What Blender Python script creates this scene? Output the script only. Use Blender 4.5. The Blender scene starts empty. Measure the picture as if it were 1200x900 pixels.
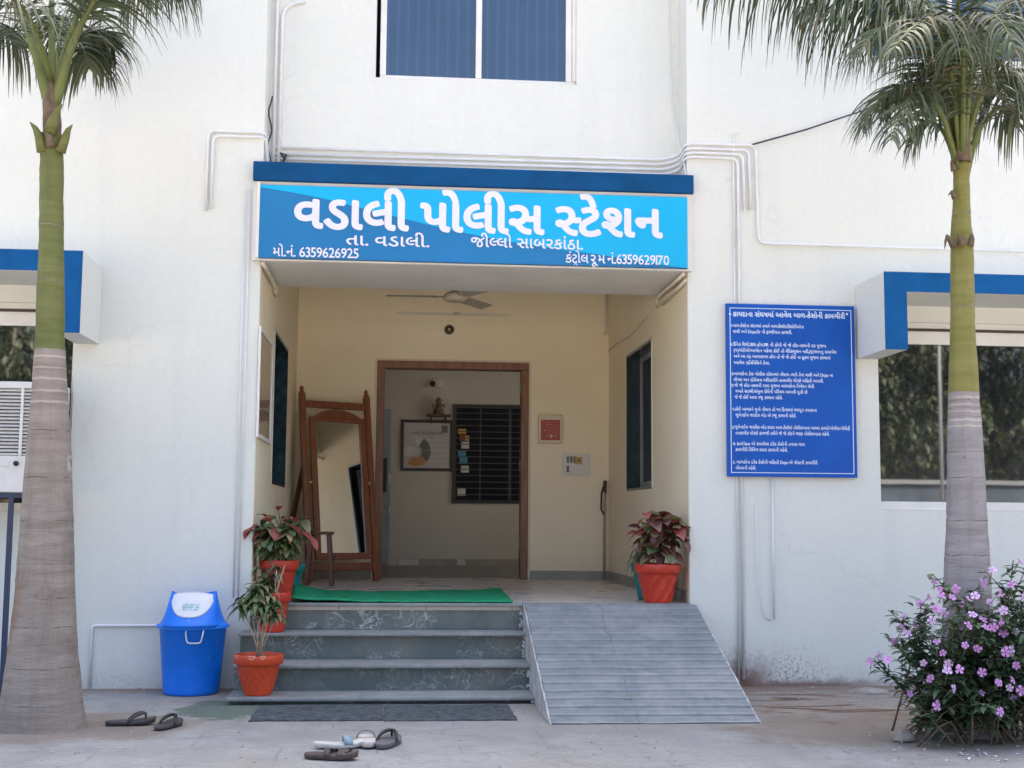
import bpy, bmesh, math, random
from mathutils import Vector, Matrix, noise as mnoise
R = math.radians
sc = bpy.context.scene
col = sc.collection
random.seed(7)

# ------------------------------------------------------------------ camera
FPX, YAW, PITCH, ROLL = 1500.0, 0.0891, 0.1044, 0.0080
CAM = Vector((0.9817, -9.0, 1.165))
_cy, _sy, _cp, _sp, _cr, _sr = math.cos(YAW), math.sin(YAW), math.cos(PITCH), math.sin(PITCH), math.cos(ROLL), math.sin(ROLL)
FW = Vector((_sy*_cp, _cy*_cp, _sp)); _R0 = Vector((_cy, -_sy, 0)); _U0 = _R0.cross(FW)
RT = _cr*_R0 + _sr*_U0; UP = _cr*_U0 - _sr*_R0
cd = bpy.data.cameras.new('camera'); co = bpy.data.objects.new('camera', cd); col.objects.link(co)
cd.sensor_width = 36.0; cd.lens = 36.0*FPX/1200.0; cd.clip_start = 0.1; cd.clip_end = 2000
mw = Matrix((RT, UP, -FW)).transposed().to_4x4(); mw.translation = CAM
co.matrix_world = mw
sc.camera = co

# ------------------------------------------------------------------ world, sun, exposure
SUN_EL, SUN_AZ = R(59), R(12)          # sun stands behind the building, the whole front lies in open shade
wd = bpy.data.worlds.new('World'); sc.world = wd; wd.use_nodes = True
wn = wd.node_tree.nodes; bg = wn['Background']
sky = wn.new('ShaderNodeTexSky'); sky.sky_type = 'NISHITA'; sky.sun_disc = False
sky.sun_elevation = SUN_EL; sky.sun_rotation = SUN_AZ
sky.air_density = 0.8; sky.dust_density = 8.0; sky.ozone_density = 0.3
wd.node_tree.links.new(sky.outputs[0], bg.inputs[0]); bg.inputs[1].default_value = 0.15
sd = bpy.data.lights.new('sun', 'SUN'); sd.energy = 4.5; sd.angle = R(0.5); sd.color = (1, 0.95, 0.88)
so = bpy.data.objects.new('sun', sd); col.objects.link(so)
sdir = Vector((math.sin(SUN_AZ)*math.cos(SUN_EL), math.cos(SUN_AZ)*math.cos(SUN_EL), math.sin(SUN_EL)))
so.rotation_euler = sdir.to_track_quat('Z', 'Y').to_euler(); so.location = (0, 20, 30)
vs = sc.view_settings
vs.view_transform = 'Standard'; vs.look = 'None'; vs.gamma = 1; vs.use_curve_mapping = False
vs.exposure = 2.4
sc.cycles.use_denoising = True
sc.cycles.max_bounces = 8; sc.cycles.diffuse_bounces = 5; sc.cycles.glossy_bounces = 4
sc.cycles.sample_clamp_indirect = 8

# ------------------------------------------------------------------ helpers: a photo pixel (1200x900) seen on a real plane
def ray(u, v): return FW + RT*((u-600)/FPX) - UP*((v-450)/FPX)
def aty(u, v, y): d = ray(u, v); return CAM + d*((y-CAM.y)/d.y)
def atz(u, v, z): d = ray(u, v); return CAM + d*((z-CAM.z)/d.z)
def atx(u, v, x): d = ray(u, v); return CAM + d*((x-CAM.x)/d.x)

class MB:
    def __init__(s): s.v = []; s.f = []; s.m = []; s.sm = []
    def add(s, vs, fs, mi=0, smooth=False):
        b = len(s.v); s.v += [tuple(p) for p in vs]
        for f in fs: s.f.append([b+i for i in f]); s.m.append(mi); s.sm.append(smooth)
    def box(s, x0, x1, y0, y1, z0, z1, mi=0):
        s.add([(x0,y0,z0),(x1,y0,z0),(x1,y1,z0),(x0,y1,z0),(x0,y0,z1),(x1,y0,z1),(x1,y1,z1),(x0,y1,z1)],
              [(0,3,2,1),(4,5,6,7),(0,1,5,4),(1,2,6,5),(2,3,7,6),(3,0,4,7)], mi)
    def bar(s, a, b, w, d, mi=0, side=(1,0,0)):      # square bar from a to b
        a = Vector(a); b = Vector(b); t = (b-a).normalized(); sx = Vector(side); sx = (sx - t*sx.dot(t)).normalized(); sy = t.cross(sx)
        q = [sx*w/2*i + sy*d/2*j for i, j in ((-1,-1),(1,-1),(1,1),(-1,1))]
        s.add([a+k for k in q]+[b+k for k in q], [(0,3,2,1),(4,5,6,7),(0,1,5,4),(1,2,6,5),(2,3,7,6),(3,0,4,7)], mi)
    def tube(s, pts, r, n=8, mi=0, caps=True):
        pts = [Vector(p) for p in pts]; rs = r if isinstance(r, (list, tuple)) else [r]*len(pts)
        prev = None; rings = []
        for i, p in enumerate(pts):
            t = (pts[min(i+1, len(pts)-1)] - pts[max(i-1, 0)]).normalized()
            ref = prev if prev is not None else (Vector((0,0,1)) if abs(t.z) < .9 else Vector((1,0,0)))
            a = (ref - t*ref.dot(t)).normalized(); prev = a; b = t.cross(a)
            rings.append([p + (a*math.cos(2*math.pi*k/n) + b*math.sin(2*math.pi*k/n))*rs[i] for k in range(n)])
        vs = [q for rg in rings for q in rg]; fs = []
        for i in range(len(pts)-1):
            for k in range(n): fs.append((i*n+k, i*n+(k+1)%n, (i+1)*n+(k+1)%n, (i+1)*n+k))
        if caps: fs.append(tuple(range(n-1, -1, -1))); fs.append(tuple((len(pts)-1)*n+k for k in range(n)))
        s.add(vs, fs, mi, True)
    def lathe(s, prof, c=(0,0,0), n=28, mi=0, jit=0, twist=None):
        vs = []; fs = []
        for i, (r, z) in enumerate(prof):
            for k in range(n):
                a = 2*math.pi*k/n; rr = r
                if twist: rr += twist(a, z, r)
                vs.append((c[0]+rr*math.cos(a), c[1]+rr*math.sin(a), c[2]+z))
        for i in range(len(prof)-1):
            for k in range(n): fs.append((i*n+k, i*n+(k+1)%n, (i+1)*n+(k+1)%n, (i+1)*n+k))
        s.add(vs, fs, mi, True)
    def prism(s, poly, fn, mi=0, smooth=False):      # poly 2-D, fn(p, k) maps to 3-D for side k = 0, 1
        n = len(poly); vs = [fn(p, 0) for p in poly]+[fn(p, 1) for p in poly]
        s.add(vs, [tuple(range(n-1,-1,-1)), tuple(range(n, 2*n))]+[(i,(i+1)%n,n+(i+1)%n,n+i) for i in range(n)], mi, smooth)
    def leaf(s, p, d, L, W, droop=.3, up=(0,0,1), mi=0, n=4, fold=.25, prof=None, twist=0):
        p = Vector(p); d = Vector(d).normalized(); u = Vector(up); sd = d.cross(u)
        if sd.length < 1e-3: sd = Vector((1,0,0))
        sd.normalize(); u = sd.cross(d)
        if twist: sd = (sd*math.cos(twist)+u*math.sin(twist)); u = sd.cross(d)
        vs = []; fs = []
        for i in range(n+1):
            t = i/n; c = p + d*L*t*(1-.25*droop*t) + Vector((0,0,-1))*droop*L*t*t
            w = W*.5*(prof(t) if prof else max(.04, math.sin(math.pi*min(1, .06+t*.94))**.8))
            vs += [c - sd*w + u*w*fold, c, c + sd*w + u*w*fold]
        for i in range(n):
            a = 3*i; fs += [(a, a+1, a+4, a+3), (a+1, a+2, a+5, a+4)]
        s.add(vs, fs, mi, True)
    def build(s, name, mats, parent=None, bevel=0, local=False, segs=2):
        if not isinstance(mats, (list, tuple)): mats = [mats]
        me = bpy.data.meshes.new(name)
        off = Vector((0,0,0))
        if parent is not None and not local:
            q = parent
            while q is not None: off += q.location; q = q.parent
        me.from_pydata([tuple(Vector(p)-off) for p in s.v], [], s.f)
        for m in mats: me.materials.append(m)
        me.polygons.foreach_set('material_index', s.m); me.polygons.foreach_set('use_smooth', s.sm)
        me.update()
        o = bpy.data.objects.new(name, me); col.objects.link(o)
        if parent is not None: o.parent = parent
        if bevel:
            b = o.modifiers.new('bevel', 'BEVEL'); b.width = bevel; b.segments = segs; b.limit_method = 'ANGLE'; b.angle_limit = R(40)
        return o

def tag(o, label=None, cat=None, group=None, kind=None):
    if label: o['label'] = label
    if cat: o['category'] = cat
    if group: o['group'] = group
    if kind: o['kind'] = kind
    return o
def empty(name, loc=(0,0,0), label=None, cat=None, group=None):
    o = bpy.data.objects.new(name, None); col.objects.link(o); o.location = loc; o.empty_display_size = .1
    return tag(o, label, cat, group)
def rounded(pts, r=.05, n=5):
    pts = [Vector(p) for p in pts]; out = [pts[0]]
    for i in range(1, len(pts)-1):
        a, b, c = pts[i-1], pts[i], pts[i+1]
        rr = min(r, (a-b).length*.48, (c-b).length*.48)
        p0 = b+(a-b).normalized()*rr; p1 = b+(c-b).normalized()*rr
        for k in range(n+1):
            t = k/n; out.append(p0*(1-t)**2 + b*2*t*(1-t) + p1*t*t)
    out.append(pts[-1]); return out

# ------------------------------------------------------------------ materials
class NT:
    def __init__(s, name):
        s.mat = bpy.data.materials.new(name); s.mat.use_nodes = True
        s.n = s.mat.node_tree.nodes; s.l = s.mat.node_tree.links; s.b = s.n['Principled BSDF']
        s.tc = s.n.new('ShaderNodeTexCoord'); s.co = s.tc.outputs['Object']
    def lk(s, a, b): s.l.new(a, b)
    def mapping(s, scale, loc=(0,0,0)):
        m = s.n.new('ShaderNodeMapping'); m.inputs['Scale'].default_value = scale; m.inputs['Location'].default_value = loc; s.lk(s.co, m.inputs[0]); return m.outputs[0]
    def noise(s, scale, det=4, rough=.55, dist=0, vec=None):
        t = s.n.new('ShaderNodeTexNoise'); t.inputs['Scale'].default_value = scale; t.inputs['Detail'].default_value = det
        t.inputs['Roughness'].default_value = rough; t.inputs['Distortion'].default_value = dist; s.lk(vec or s.co, t.inputs['Vector']); return t.outputs['Fac']
    def voro(s, scale, feat='F1', vec=None):
        t = s.n.new('ShaderNodeTexVoronoi'); t.feature = feat; t.inputs['Scale'].default_value = scale; s.lk(vec or s.co, t.inputs['Vector']); return t.outputs['Distance']
    def ramp(s, fac, stops):
        r = s.n.new('ShaderNodeValToRGB'); el = r.color_ramp.elements
        while len(el) < len(stops): el.new(.5)
        for e, (p, c) in zip(el, stops): e.position = p; e.color = (c, c, c, 1) if not isinstance(c, tuple) else (*c, 1)
        s.lk(fac, r.inputs[0]); return r.outputs[0]
    def mix(s, fac, a, b, mode='MIX'):
        m = s.n.new('ShaderNodeMix'); m.data_type = 'RGBA'; m.blend_type = mode
        if isinstance(fac, (int, float)): m.inputs[0].default_value = fac
        else: s.lk(fac, m.inputs[0])
        for i, x in ((6, a), (7, b)):
            if isinstance(x, tuple): m.inputs[i].default_value = (*x, 1)
            else: s.lk(x, m.inputs[i])
        return m.outputs[2]
    def math(s, op, a, b=None, clamp=False):
        m = s.n.new('ShaderNodeMath'); m.operation = op; m.use_clamp = clamp
        for i, x in ((0, a), (1, b)):
            if x is None: continue
            if isinstance(x, (int, float)): m.inputs[i].default_value = x
            else: s.lk(x, m.inputs[i])
        return m.outputs[0]
    def xyz(s):
        x = s.n.new('ShaderNodeSeparateXYZ'); s.lk(s.co, x.inputs[0]); return x.outputs
    def span(s, val, a, b):    # 0 at a, 1 at b
        m = s.n.new('ShaderNodeMapRange'); m.interpolation_type = 'SMOOTHSTEP'; m.inputs[1].default_value = a; m.inputs[2].default_value = b; s.lk(val, m.inputs[0]); return m.outputs[0]
    def bump(s, h, strength=.2, dist=.01):
        b = s.n.new('ShaderNodeBump'); b.inputs['Strength'].default_value = strength; b.inputs['Distance'].default_value = dist
        s.lk(h, b.inputs['Height']); s.lk(b.outputs[0], s.b.inputs['Normal'])
    def done(s, colour, rough=.6, spec=.5, metal=0):
        if isinstance(colour, tuple): s.b.inputs['Base Color'].default_value = (*colour, 1)
        else: s.lk(colour, s.b.inputs['Base Color'])
        if isinstance(rough, (int, float)): s.b.inputs['Roughness'].default_value = rough
        else: s.lk(rough, s.b.inputs['Roughness'])
        s.b.inputs['Specular IOR Level'].default_value = spec; s.b.inputs['Metallic'].default_value = metal
        return s.mat

def simple(name, c, rough=.6, var=.12, scale=9, bump=.1, bscale=90, spec=.4, metal=0, bdist=.003):
    t = NT(name); f = t.ramp(t.noise(scale, 5), [(.3, tuple(x*(1-var) for x in c)), (.7, tuple(min(1, x*(1+var)) for x in c))])
    if bump: t.bump(t.noise(bscale, 3), bump, bdist)
    return t.done(f, rough, spec, metal)

def mat_white_wall():
    t = NT('white_plaster'); x, y, z = t.xyz()
    base = t.ramp(t.noise(.9, 6, .6), [(.3, (.665, .675, .625)), (.7, (.71, .72, .67))])
    fine = t.ramp(t.noise(26, 4), [(.35, .965), (.65, 1.0)])
    c = t.mix(1.0, base, fine, 'MULTIPLY')
    streak = t.ramp(t.noise(1.0, 5, .6, vec=t.mapping((5, 5, .35))), [(.52, 0.0), (.75, .22)])
    c = t.mix(streak, c, (.56, .56, .56))
    wv = t.n.new('ShaderNodeVectorMath'); wv.operation = 'ADD'; ns = t.n.new('ShaderNodeTexNoise'); ns.inputs['Scale'].default_value = 1.6; ns.inputs['Detail'].default_value = 6; t.lk(t.co, ns.inputs['Vector']); t.lk(t.co, wv.inputs[0]); t.lk(ns.outputs['Color'], wv.inputs[1])
    hair = t.math('MULTIPLY', t.ramp(t.voro(.55, 'DISTANCE_TO_EDGE', vec=wv.outputs[0]), [(0, .2), (.005, 0.0)]), t.ramp(t.noise(.8, 4), [(.5, 0.0), (.6, 1.0)]))
    c = t.mix(hair, c, (.40, .40, .39))
    n1 = t.noise(3.0, 6, .65); n2 = t.noise(45, 3, .6)
    hz = t.math('SUBTRACT', 1.0, t.span(t.math('ADD', z, t.math('MULTIPLY', t.math('SUBTRACT', .5, n1), .42)), .0, .15))
    sp = t.ramp(n2, [(.42, 0.0), (.58, 1.0)])
    # splash stains along the foot of the wall, red earth by the ramp
    n3 = t.noise(11, 5, .7)
    fine = t.ramp(n2, [(.5, 0.0), (.62, 1.0)])
    core = t.math('MULTIPLY', t.math('SUBTRACT', 1.0, t.span(t.math('ABSOLUTE', t.math('SUBTRACT', x, 3.36)), .10, .40)), t.math('SUBTRACT', 1.0, t.span(t.math('ADD', z, t.math('MULTIPLY', t.math('SUBTRACT', .5, n3), .38)), .03, .30)))
    spat = t.math('MULTIPLY', t.math('MULTIPLY', t.span(x, 2.95, 3.15), t.math('SUBTRACT', 1.0, t.span(x, 3.5, 4.25))), t.math('SUBTRACT', 1.0, t.span(t.math('ADD', z, t.math('MULTIPLY', t.math('SUBTRACT', .5, n1), .35)), .02, .34)))
    low = t.math('MULTIPLY', t.math('MULTIPLY', t.span(x, 2.9, 3.1), t.math('SUBTRACT', 1.0, t.span(x, 4.0, 4.8))), t.math('SUBTRACT', 1.0, t.span(t.math('ADD', z, t.math('MULTIPLY', t.math('SUBTRACT', .5, n3), .10)), .01, .07)))
    sp = t.ramp(n2, [(.42, 0.0), (.58, 1.0)])
    red = t.math('MAXIMUM', t.math('MAXIMUM', t.math('MULTIPLY', core, .9), t.math('MULTIPLY', spat, t.math('MULTIPLY', fine, .95))), t.math('MULTIPLY', low, .8))
    c = t.mix(t.math('MULTIPLY', hz, t.math('ADD', .08, t.math('MULTIPLY', sp, .30))), c, (.40, .38, .36))
    c = t.mix(red, c, (.15, .062, .036))
    t.bump(t.math('ADD', t.noise(60, 4), t.math('MULTIPLY', t.noise(7, 3), 1.5)), .16, .006)
    return t.done(c, .85, .2)

def mat_cream():
    t = NT('cream_plaster')
    c = t.ramp(t.noise(1.6, 5), [(.3, (.82, .71, .515)), (.7, (.87, .765, .575))])
    st = t.ramp(t.noise(6, 5), [(.6, 0.0), (.8, .2)])
    c = t.mix(st, c, (.62, .52, .38))
    t.bump(t.noise(50, 4), .12, .005)
    return t.done(c, .75, .3)

def mat_ground():
    t = NT('concrete_yard'); x, y, z = t.xyz()
    n0 = t.noise(.7, 6, .62); n1 = t.noise(3.2, 6, .65, .4); n2 = t.noise(22, 5, .65)
    c = t.ramp(n1, [(.3, (.225, .23, .225)), (.52, (.285, .288, .28)), (.72, (.335, .335, .322))])
    c = t.mix(t.ramp(n0, [(.46, 0.0), (.66, .55)]), c, (.27, .245, .21))
    c = t.mix(t.ramp(n2, [(.3, .38), (.55, 0.0)]), c, (.20, .19, .18))
    jb = t.n.new('ShaderNodeTexBrick'); jb.offset = .5; jb.inputs['Scale'].default_value = 1.0; jb.inputs['Brick Width'].default_value = .9; jb.inputs['Row Height'].default_value = .45; jb.inputs['Mortar Size'].default_value = .007; jb.inputs['Mortar Smooth'].default_value = .6
    for q, cc in (('Color1', 0), ('Color2', 0), ('Mortar', 1)): jb.inputs[q].default_value = (cc, cc, cc, 1)
    jn = t.n.new('ShaderNodeVectorMath'); jn.operation = 'MULTIPLY_ADD'; jt = t.n.new('ShaderNodeTexNoise'); jt.inputs['Scale'].default_value = 3.0; jt.inputs['Detail'].default_value = 4; t.lk(t.co, jt.inputs['Vector'])
    t.lk(jt.outputs['Color'], jn.inputs[0]); jn.inputs[1].default_value = (.05, .05, 0); t.lk(t.co, jn.inputs[2]); t.lk(jn.outputs[0], jb.inputs['Vector'])
    c = t.mix(t.math('MULTIPLY', jb.outputs['Color'], t.ramp(t.noise(1.8, 4), [(.35, .08), (.65, .6)])), c, (.15, .145, .135))
    c = t.mix(t.ramp(t.noise(1.3, 7, .7, .6), [(.56, 0.0), (.70, .42)]), c, (.17, .165, .155))
    # bed of rough stone and red earth between ramp and flower bush
    bed = t.math('MULTIPLY', t.span(t.math('ADD', x, t.math('MULTIPLY', n1, .5)), 3.15, 3.5), t.span(t.math('ADD', y, t.math('MULTIPLY', t.math('SUBTRACT', n1, .5), 1.5)), -1.75, -1.45))
    lay = t.noise(1.3, 7, .66, 1.1, vec=t.mapping((1.0, 4.6, 1)))
    bc = t.ramp(lay, [(.38, (.085, .055, .04)), (.45, (.19, .135, .10)), (.52, (.28, .25, .22)), (.62, (.23, .215, .20))])
    c = t.mix(bed, c, bc)
    wl = t.math('SUBTRACT', 1.0, t.span(t.math('ADD', t.math('ABSOLUTE', y), t.math('MULTIPLY', t.math('SUBTRACT', .5, n1), .5)), .08, .32))
    c = t.mix(t.math('MULTIPLY', wl, .75), c, (.22, .16, .125))
    # wet mossy patch by the lowest step
    dx = t.math('DIVIDE', t.math('SUBTRACT', x, .02), .42); dy = t.math('DIVIDE', t.math('ADD', y, 1.0), .42)
    d = t.math('ADD', t.math('MULTIPLY', dx, dx), t.math('MULTIPLY', dy, dy))
    moss = t.math('SUBTRACT', 1.0, t.span(t.math('ADD', d, t.math('ADD', t.math('MULTIPLY', t.math('SUBTRACT', n1, .5), 3.4), t.math('MULTIPLY', t.math('SUBTRACT', n2, .5), 1.2))), .55, .95))
    c = t.mix(t.math('MULTIPLY', moss, .85), c, t.mix(n0, (.07, .095, .065), (.10, .16, .13)))
    # earth ring round the two palms
    for px, py, rr in ((-.86, -1.6, .95), (4.0, -1.9, 1.25)):
        ax = t.math('DIVIDE', t.math('SUBTRACT', x, px), rr); ay = t.math('DIVIDE', t.math('SUBTRACT', y, py), rr*.62)
        dd = t.math('ADD', t.math('MULTIPLY', ax, ax), t.math('MULTIPLY', ay, ay))
        c = t.mix(t.math('MULTIPLY', t.math('SUBTRACT', 1.0, t.span(t.math('ADD', dd, t.math('MULTIPLY', t.math('SUBTRACT', n1, .5), 1.6)), .45, 1.0)), .65), c, (.20, .155, .12))
    far = t.span(t.math('ADD', y, t.math('MULTIPLY', n0, 1.2)), -3.8, -5.2)  # unseen yard beyond the frame, warm tone chosen for bounce into the porch
    c = t.mix(far, c, t.ramp(n1, [(.3, (.25, .225, .19)), (.7, (.32, .29, .25))]))
    # hairline cracks
    cr = t.voro(1.15, 'DISTANCE_TO_EDGE', vec=None)
    wv = t.n.new('ShaderNodeVectorMath'); wv.operation = 'ADD'
    ns = t.n.new('ShaderNodeTexNoise'); ns.inputs['Scale'].default_value = 2.5; ns.inputs['Detail'].default_value = 5; t.lk(t.co, ns.inputs['Vector'])
    t.lk(t.co, wv.inputs[0]); t.lk(ns.outputs['Color'], wv.inputs[1])
    vo = t.voro(.85, 'DISTANCE_TO_EDGE', vec=wv.outputs[0])
    c = t.mix(t.ramp(vo, [(.0, .55), (.012, 0.0)]), c, (.17, .16, .15))
    t.bump(t.math('ADD', t.math('ADD', n2, t.math('MULTIPLY', n1, 2.0)), t.math('MULTIPLY', t.math('MULTIPLY', bed, lay), 6.0)), .35, .012)
    return t.done(c, .85, .25)

def mat_marble():
    t = NT('green_marble')
    wv = t.n.new('ShaderNodeVectorMath'); wv.operation = 'ADD'
    ns = t.n.new('ShaderNodeTexNoise'); ns.inputs['Scale'].default_value = 3.5; ns.inputs['Detail'].default_value = 5; t.lk(t.co, ns.inputs['Vector'])
    t.lk(t.mapping((1.0, 1.0, 1.6)), wv.inputs[0]); t.lk(ns.outputs['Color'], wv.inputs[1])
    vn = t.noise(3.4, 3, .55, 1.6, vec=t.mapping((1.0, 1.0, 1.5))); va = t.math('ABSOLUTE', t.math('SUBTRACT', vn, .5)); vn2 = t.noise(7.5, 3, .6, 1.2, vec=t.mapping((1.3, 1, .8), (4, 1, 2))); vb = t.math('ABSOLUTE', t.math('SUBTRACT', vn2, .47))
    vo = t.math('MINIMUM', va, t.math('MULTIPLY', vb, 1.5))
    n = t.noise(2.2, 5); base = t.ramp(n, [(.3, (.065, .098, .095)), (.5, (.105, .135, .128)), (.7, (.165, .17, .152))])
    vein = t.math('MULTIPLY', t.ramp(vo, [(.0, 1.0), (.022, 0.0)]), t.ramp(t.noise(3.3, 4), [(.44, 0.0), (.60, .95)]))
    c = t.mix(vein, base, (.46, .48, .455))
    dust = t.ramp(t.noise(6, 6, .65), [(.45, 0.0), (.75, .35)])
    c = t.mix(dust, c, (.27, .26, .24))
    return t.done(c, .38, .5)

def mat_slate(name, lo, hi):
    t = NT(name); x, y, z = t.xyz()
    c = t.ramp(t.noise(3.0, 6, .65, .3), [(.3, lo), (.7, hi)])
    c = t.mix(t.ramp(t.noise(14, 5, .65), [(.3, .4), (.55, 0.0)]), c, tuple(a*.62 for a in lo))
    c = t.mix(t.ramp(t.noise(40, 3), [(.62, 0.0), (.78, .35)]), c, (.5, .5, .5))
    if 'ramp' in name:                   # joint between the two rows of slabs, and dust trodden down the middle
        jx = t.math('ABSOLUTE', t.math('SUBTRACT', t.math('SUBTRACT', x, t.math('MULTIPLY', t.noise(5, 3), .10)), -.16))
        c = t.mix(t.math('MULTIPLY', t.math('SUBTRACT', 1.0, t.span(jx, .002, .007)), t.ramp(t.noise(4, 4), [(.4, .25), (.6, .9)])), c, (.10, .11, .12))
        c = t.mix(t.ramp(t.noise(1.7, 6, .7), [(.48, 0.0), (.72, .45)]), c, (.36, .36, .355))
    t.bump(t.noise(30, 5), .3, .006)
    return t.done(c, .7, .3)

def mat_tile():
    t = NT('porch_tile')
    br = t.n.new('ShaderNodeTexBrick'); br.offset = 0; br.inputs['Scale'].default_value = 1.0
    br.inputs['Brick Width'].default_value = .6; br.inputs['Row Height'].default_value = .6; br.inputs['Mortar Size'].default_value = .004
    br.inputs['Color1'].default_value = (.58, .525, .47, 1); br.inputs['Color2'].default_value = (.61, .555, .50, 1); br.inputs['Mortar'].default_value = (.24, .21, .19, 1)
    t.lk(t.co, br.inputs['Vector'])
    c = t.mix(t.ramp(t.noise(2, 6, .65), [(.4, 0.0), (.75, .35)]), br.outputs[0], (.48, .43, .39))
    return t.done(c, t.ramp(t.noise(3, 5), [(.3, .22), (.7, .42)]), .5)

def mat_wood(name, lo, hi, axis=(6, 6, .7), rough=.42):
    t = NT(name); v = t.mapping(axis)
    g = t.noise(4.0, 6, .65, 1.2, vec=v)
    c = t.ramp(g, [(.3, lo), (.7, hi)])
    t.bump(g, .12, .003); return t.done(c, rough, .45)

def mat_paint_chipped(name, c0, c1, scale=20):
    t = NT(name); c = t.ramp(t.noise(5, 5), [(.3, tuple(a*.85 for a in c0)), (.7, tuple(min(1,a*1.1) for a in c0))])
    c = t.mix(t.ramp(t.noise(scale, 5, .7), [(.63, 0.0), (.69, .8)]), c, c1)
    t.bump(t.noise(60, 3), .1, .003); return t.done(c, .42, .5)

def mat_leaf(name, lo, hi, rough=.45, scale=6, trans=.12):
    t = NT(name); c = t.ramp(t.noise(scale, 4), [(.32, lo), (.68, hi)])
    m = t.done(c, rough, .45)
    return m

def mat_trunk(name, lo, hi, stain, marks=False):
    t = NT(name); v = t.mapping((1, 1, 7))
    c = t.ramp(t.noise(2.2, 6, .65, .5, vec=v), [(.3, lo), (.7, hi)])
    vert = t.noise(1.0, 5, .65, vec=t.mapping((16, 16, 1.2)))
    c = t.mix(t.ramp(vert, [(.5, 0.0), (.75, .4)]), c, tuple(a*.7 for a in lo))
    c = t.mix(t.ramp(t.noise(2.3, 5, .6), [(.58, 0.0), (.72, .55)]), c, stain)
    c = t.mix(t.ramp(t.noise(30, 4, .7), [(.64, 0.0), (.72, .5)]), c, (.07, .055, .05))
    if marks:                            # brown rubbed flank low on the left, white paint splashed higher up
        x, y, z = t.xyz(); n = t.noise(6, 5, .7)
        br = t.math('MULTIPLY', t.math('SUBTRACT', 1.0, t.span(t.math('ADD', x, t.math('MULTIPLY', z, -.22)), -.31, -.24)), t.math('SUBTRACT', 1.0, t.span(z, .55, .95)))
        c = t.mix(t.math('MULTIPLY', br, .75), c, (.23, .125, .07))
        dx = t.math('DIVIDE', t.math('SUBTRACT', x, .125), .05); dz = t.math('DIVIDE', t.math('SUBTRACT', z, 1.46), .13); d = t.math('ADD', t.math('MULTIPLY', dx, dx), t.math('MULTIPLY', dz, dz))
        wh = t.math('MULTIPLY', t.math('SUBTRACT', 1.0, t.span(d, .3, 1.0)), t.ramp(t.noise(16, 5, .7), [(.47, 0.0), (.53, .85)]))
        c = t.mix(wh, c, (.62, .64, .66))
        gr = t.math('MULTIPLY', t.ramp(t.noise(9, 5, .7, vec=t.mapping((1, 1, .5))), [(.56, 0.0), (.66, .6)]), t.math('SUBTRACT', 1.0, t.span(t.math('ABSOLUTE', t.math('SUBTRACT', z, .95)), .15, .45)))
        c = t.mix(gr, c, (.12, .085, .075))
    t.bump(t.math('ADD', t.noise(14, 5, vec=v), vert), .4, .012); return t.done(c, .85, .2)

def mat_glass(name, base, ior=1.9, rough=.02):
    t = NT(name); t.b.inputs['IOR'].default_value = ior; t.bump(t.noise(1.3, 2), .03, .01)
    return t.done(base, rough, .5)

M = {}
M['white'] = mat_white_wall(); M['cream'] = mat_cream(); M['ground'] = mat_ground()
M['beam_white'] = simple('beam_plaster', (.70, .68, .65), .8, .06, 3)
M['marble'] = mat_marble(); M['tread'] = mat_slate('tread_stone', (.20, .215, .215), (.30, .312, .308))
M['ramp'] = mat_slate('ramp_stone', (.175, .20, .212), (.265, .285, .292)); M['plaster_worn'] = simple('worn_plaster', (.46, .455, .45), .85, .3, 12, .5, 30, .2); M['ramp_lip'] = mat_slate('worn_ramp_edge', (.225, .255, .275), (.32, .345, .36)); M['tile'] = mat_tile()
M['skirt'] = simple('skirting_stone', (.34, .305, .265), .4, .15, 5); M['granite'] = simple('dark_granite', (.022, .038, .042), .22, .35, 14, .0)
M['granite_left'] = simple('sill_granite', (.02, .045, .06), .18, .6, 9, .0)
M['blue_paint'] = simple('blue_paint', (.006, .092, .28), .8, .14, 4, .3, 40, .15)
M['navy_paint'] = simple('navy_paint', (.004, .065, .18), .8, .16, 4, .3, 40, .15)
M['sign_blue'] = simple('sign_blue', (.018, .175, .40), .5, .06, 2, .03, 5, .2)
M['sign_cyan'] = simple('sign_cyan', (.009, .40, .70), .5, .05, 2, .03, 5, .2)
M['letter'] = simple('sign_lettering', (.70, .70, .79), .5, .03, 5, 0)
M['board_blue'] = simple('board_blue', (.005, .085, .41), .45, .1, 3, 0, spec=.22); M['board_edge'] = simple('board_rim', (.01, .08, .34), .4)
M['board_text'] = simple('board_lettering', (.62, .72, .88), .5, .05, 8, 0)
M['frame_white'] = simple('aluminium_white', (.72, .70, .66), .45, .06, 5, .05)
M['frame_grey'] = simple('aluminium_grey', (.30, .32, .33), .4, .1, 5, .05)
M['glass'] = mat_glass('tinted_glass', (.012, .014, .018), 2.1); M['glass_dark'] = mat_glass('dark_glass', (.008, .01, .014), 1.6)
M['mirror'] = NT('mirror_silver').done((.82, .83, .82), .015, .5, 1.0)
M['pipe'] = simple('pipe_paint', (.70, .715, .73), .5, .06, 8, .05); M['cable'] = simple('cable_black', (.03, .03, .035), .5)
M['pipe_cream'] = simple('pipe_cream', (.68, .62, .52), .5)
M['wood'] = mat_wood('polished_wood', (.16, .048, .018), (.27, .09, .034)); M['wood_dark'] = mat_wood('dark_wood', (.07, .028, .014), (.13, .05, .024))
M['door_wood'] = mat_wood('door_frame_wood', (.13, .055, .03), (.30, .14, .075), (8, 8, .6), .5)
M['pot_red'] = mat_paint_chipped('pot_paint_red', (.50, .035, .016), (.60, .20, .12), 13); M['pot_orange'] = mat_paint_chipped('pot_paint_orange', (.60, .065, .018), (.66, .42, .32), 11)
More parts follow.
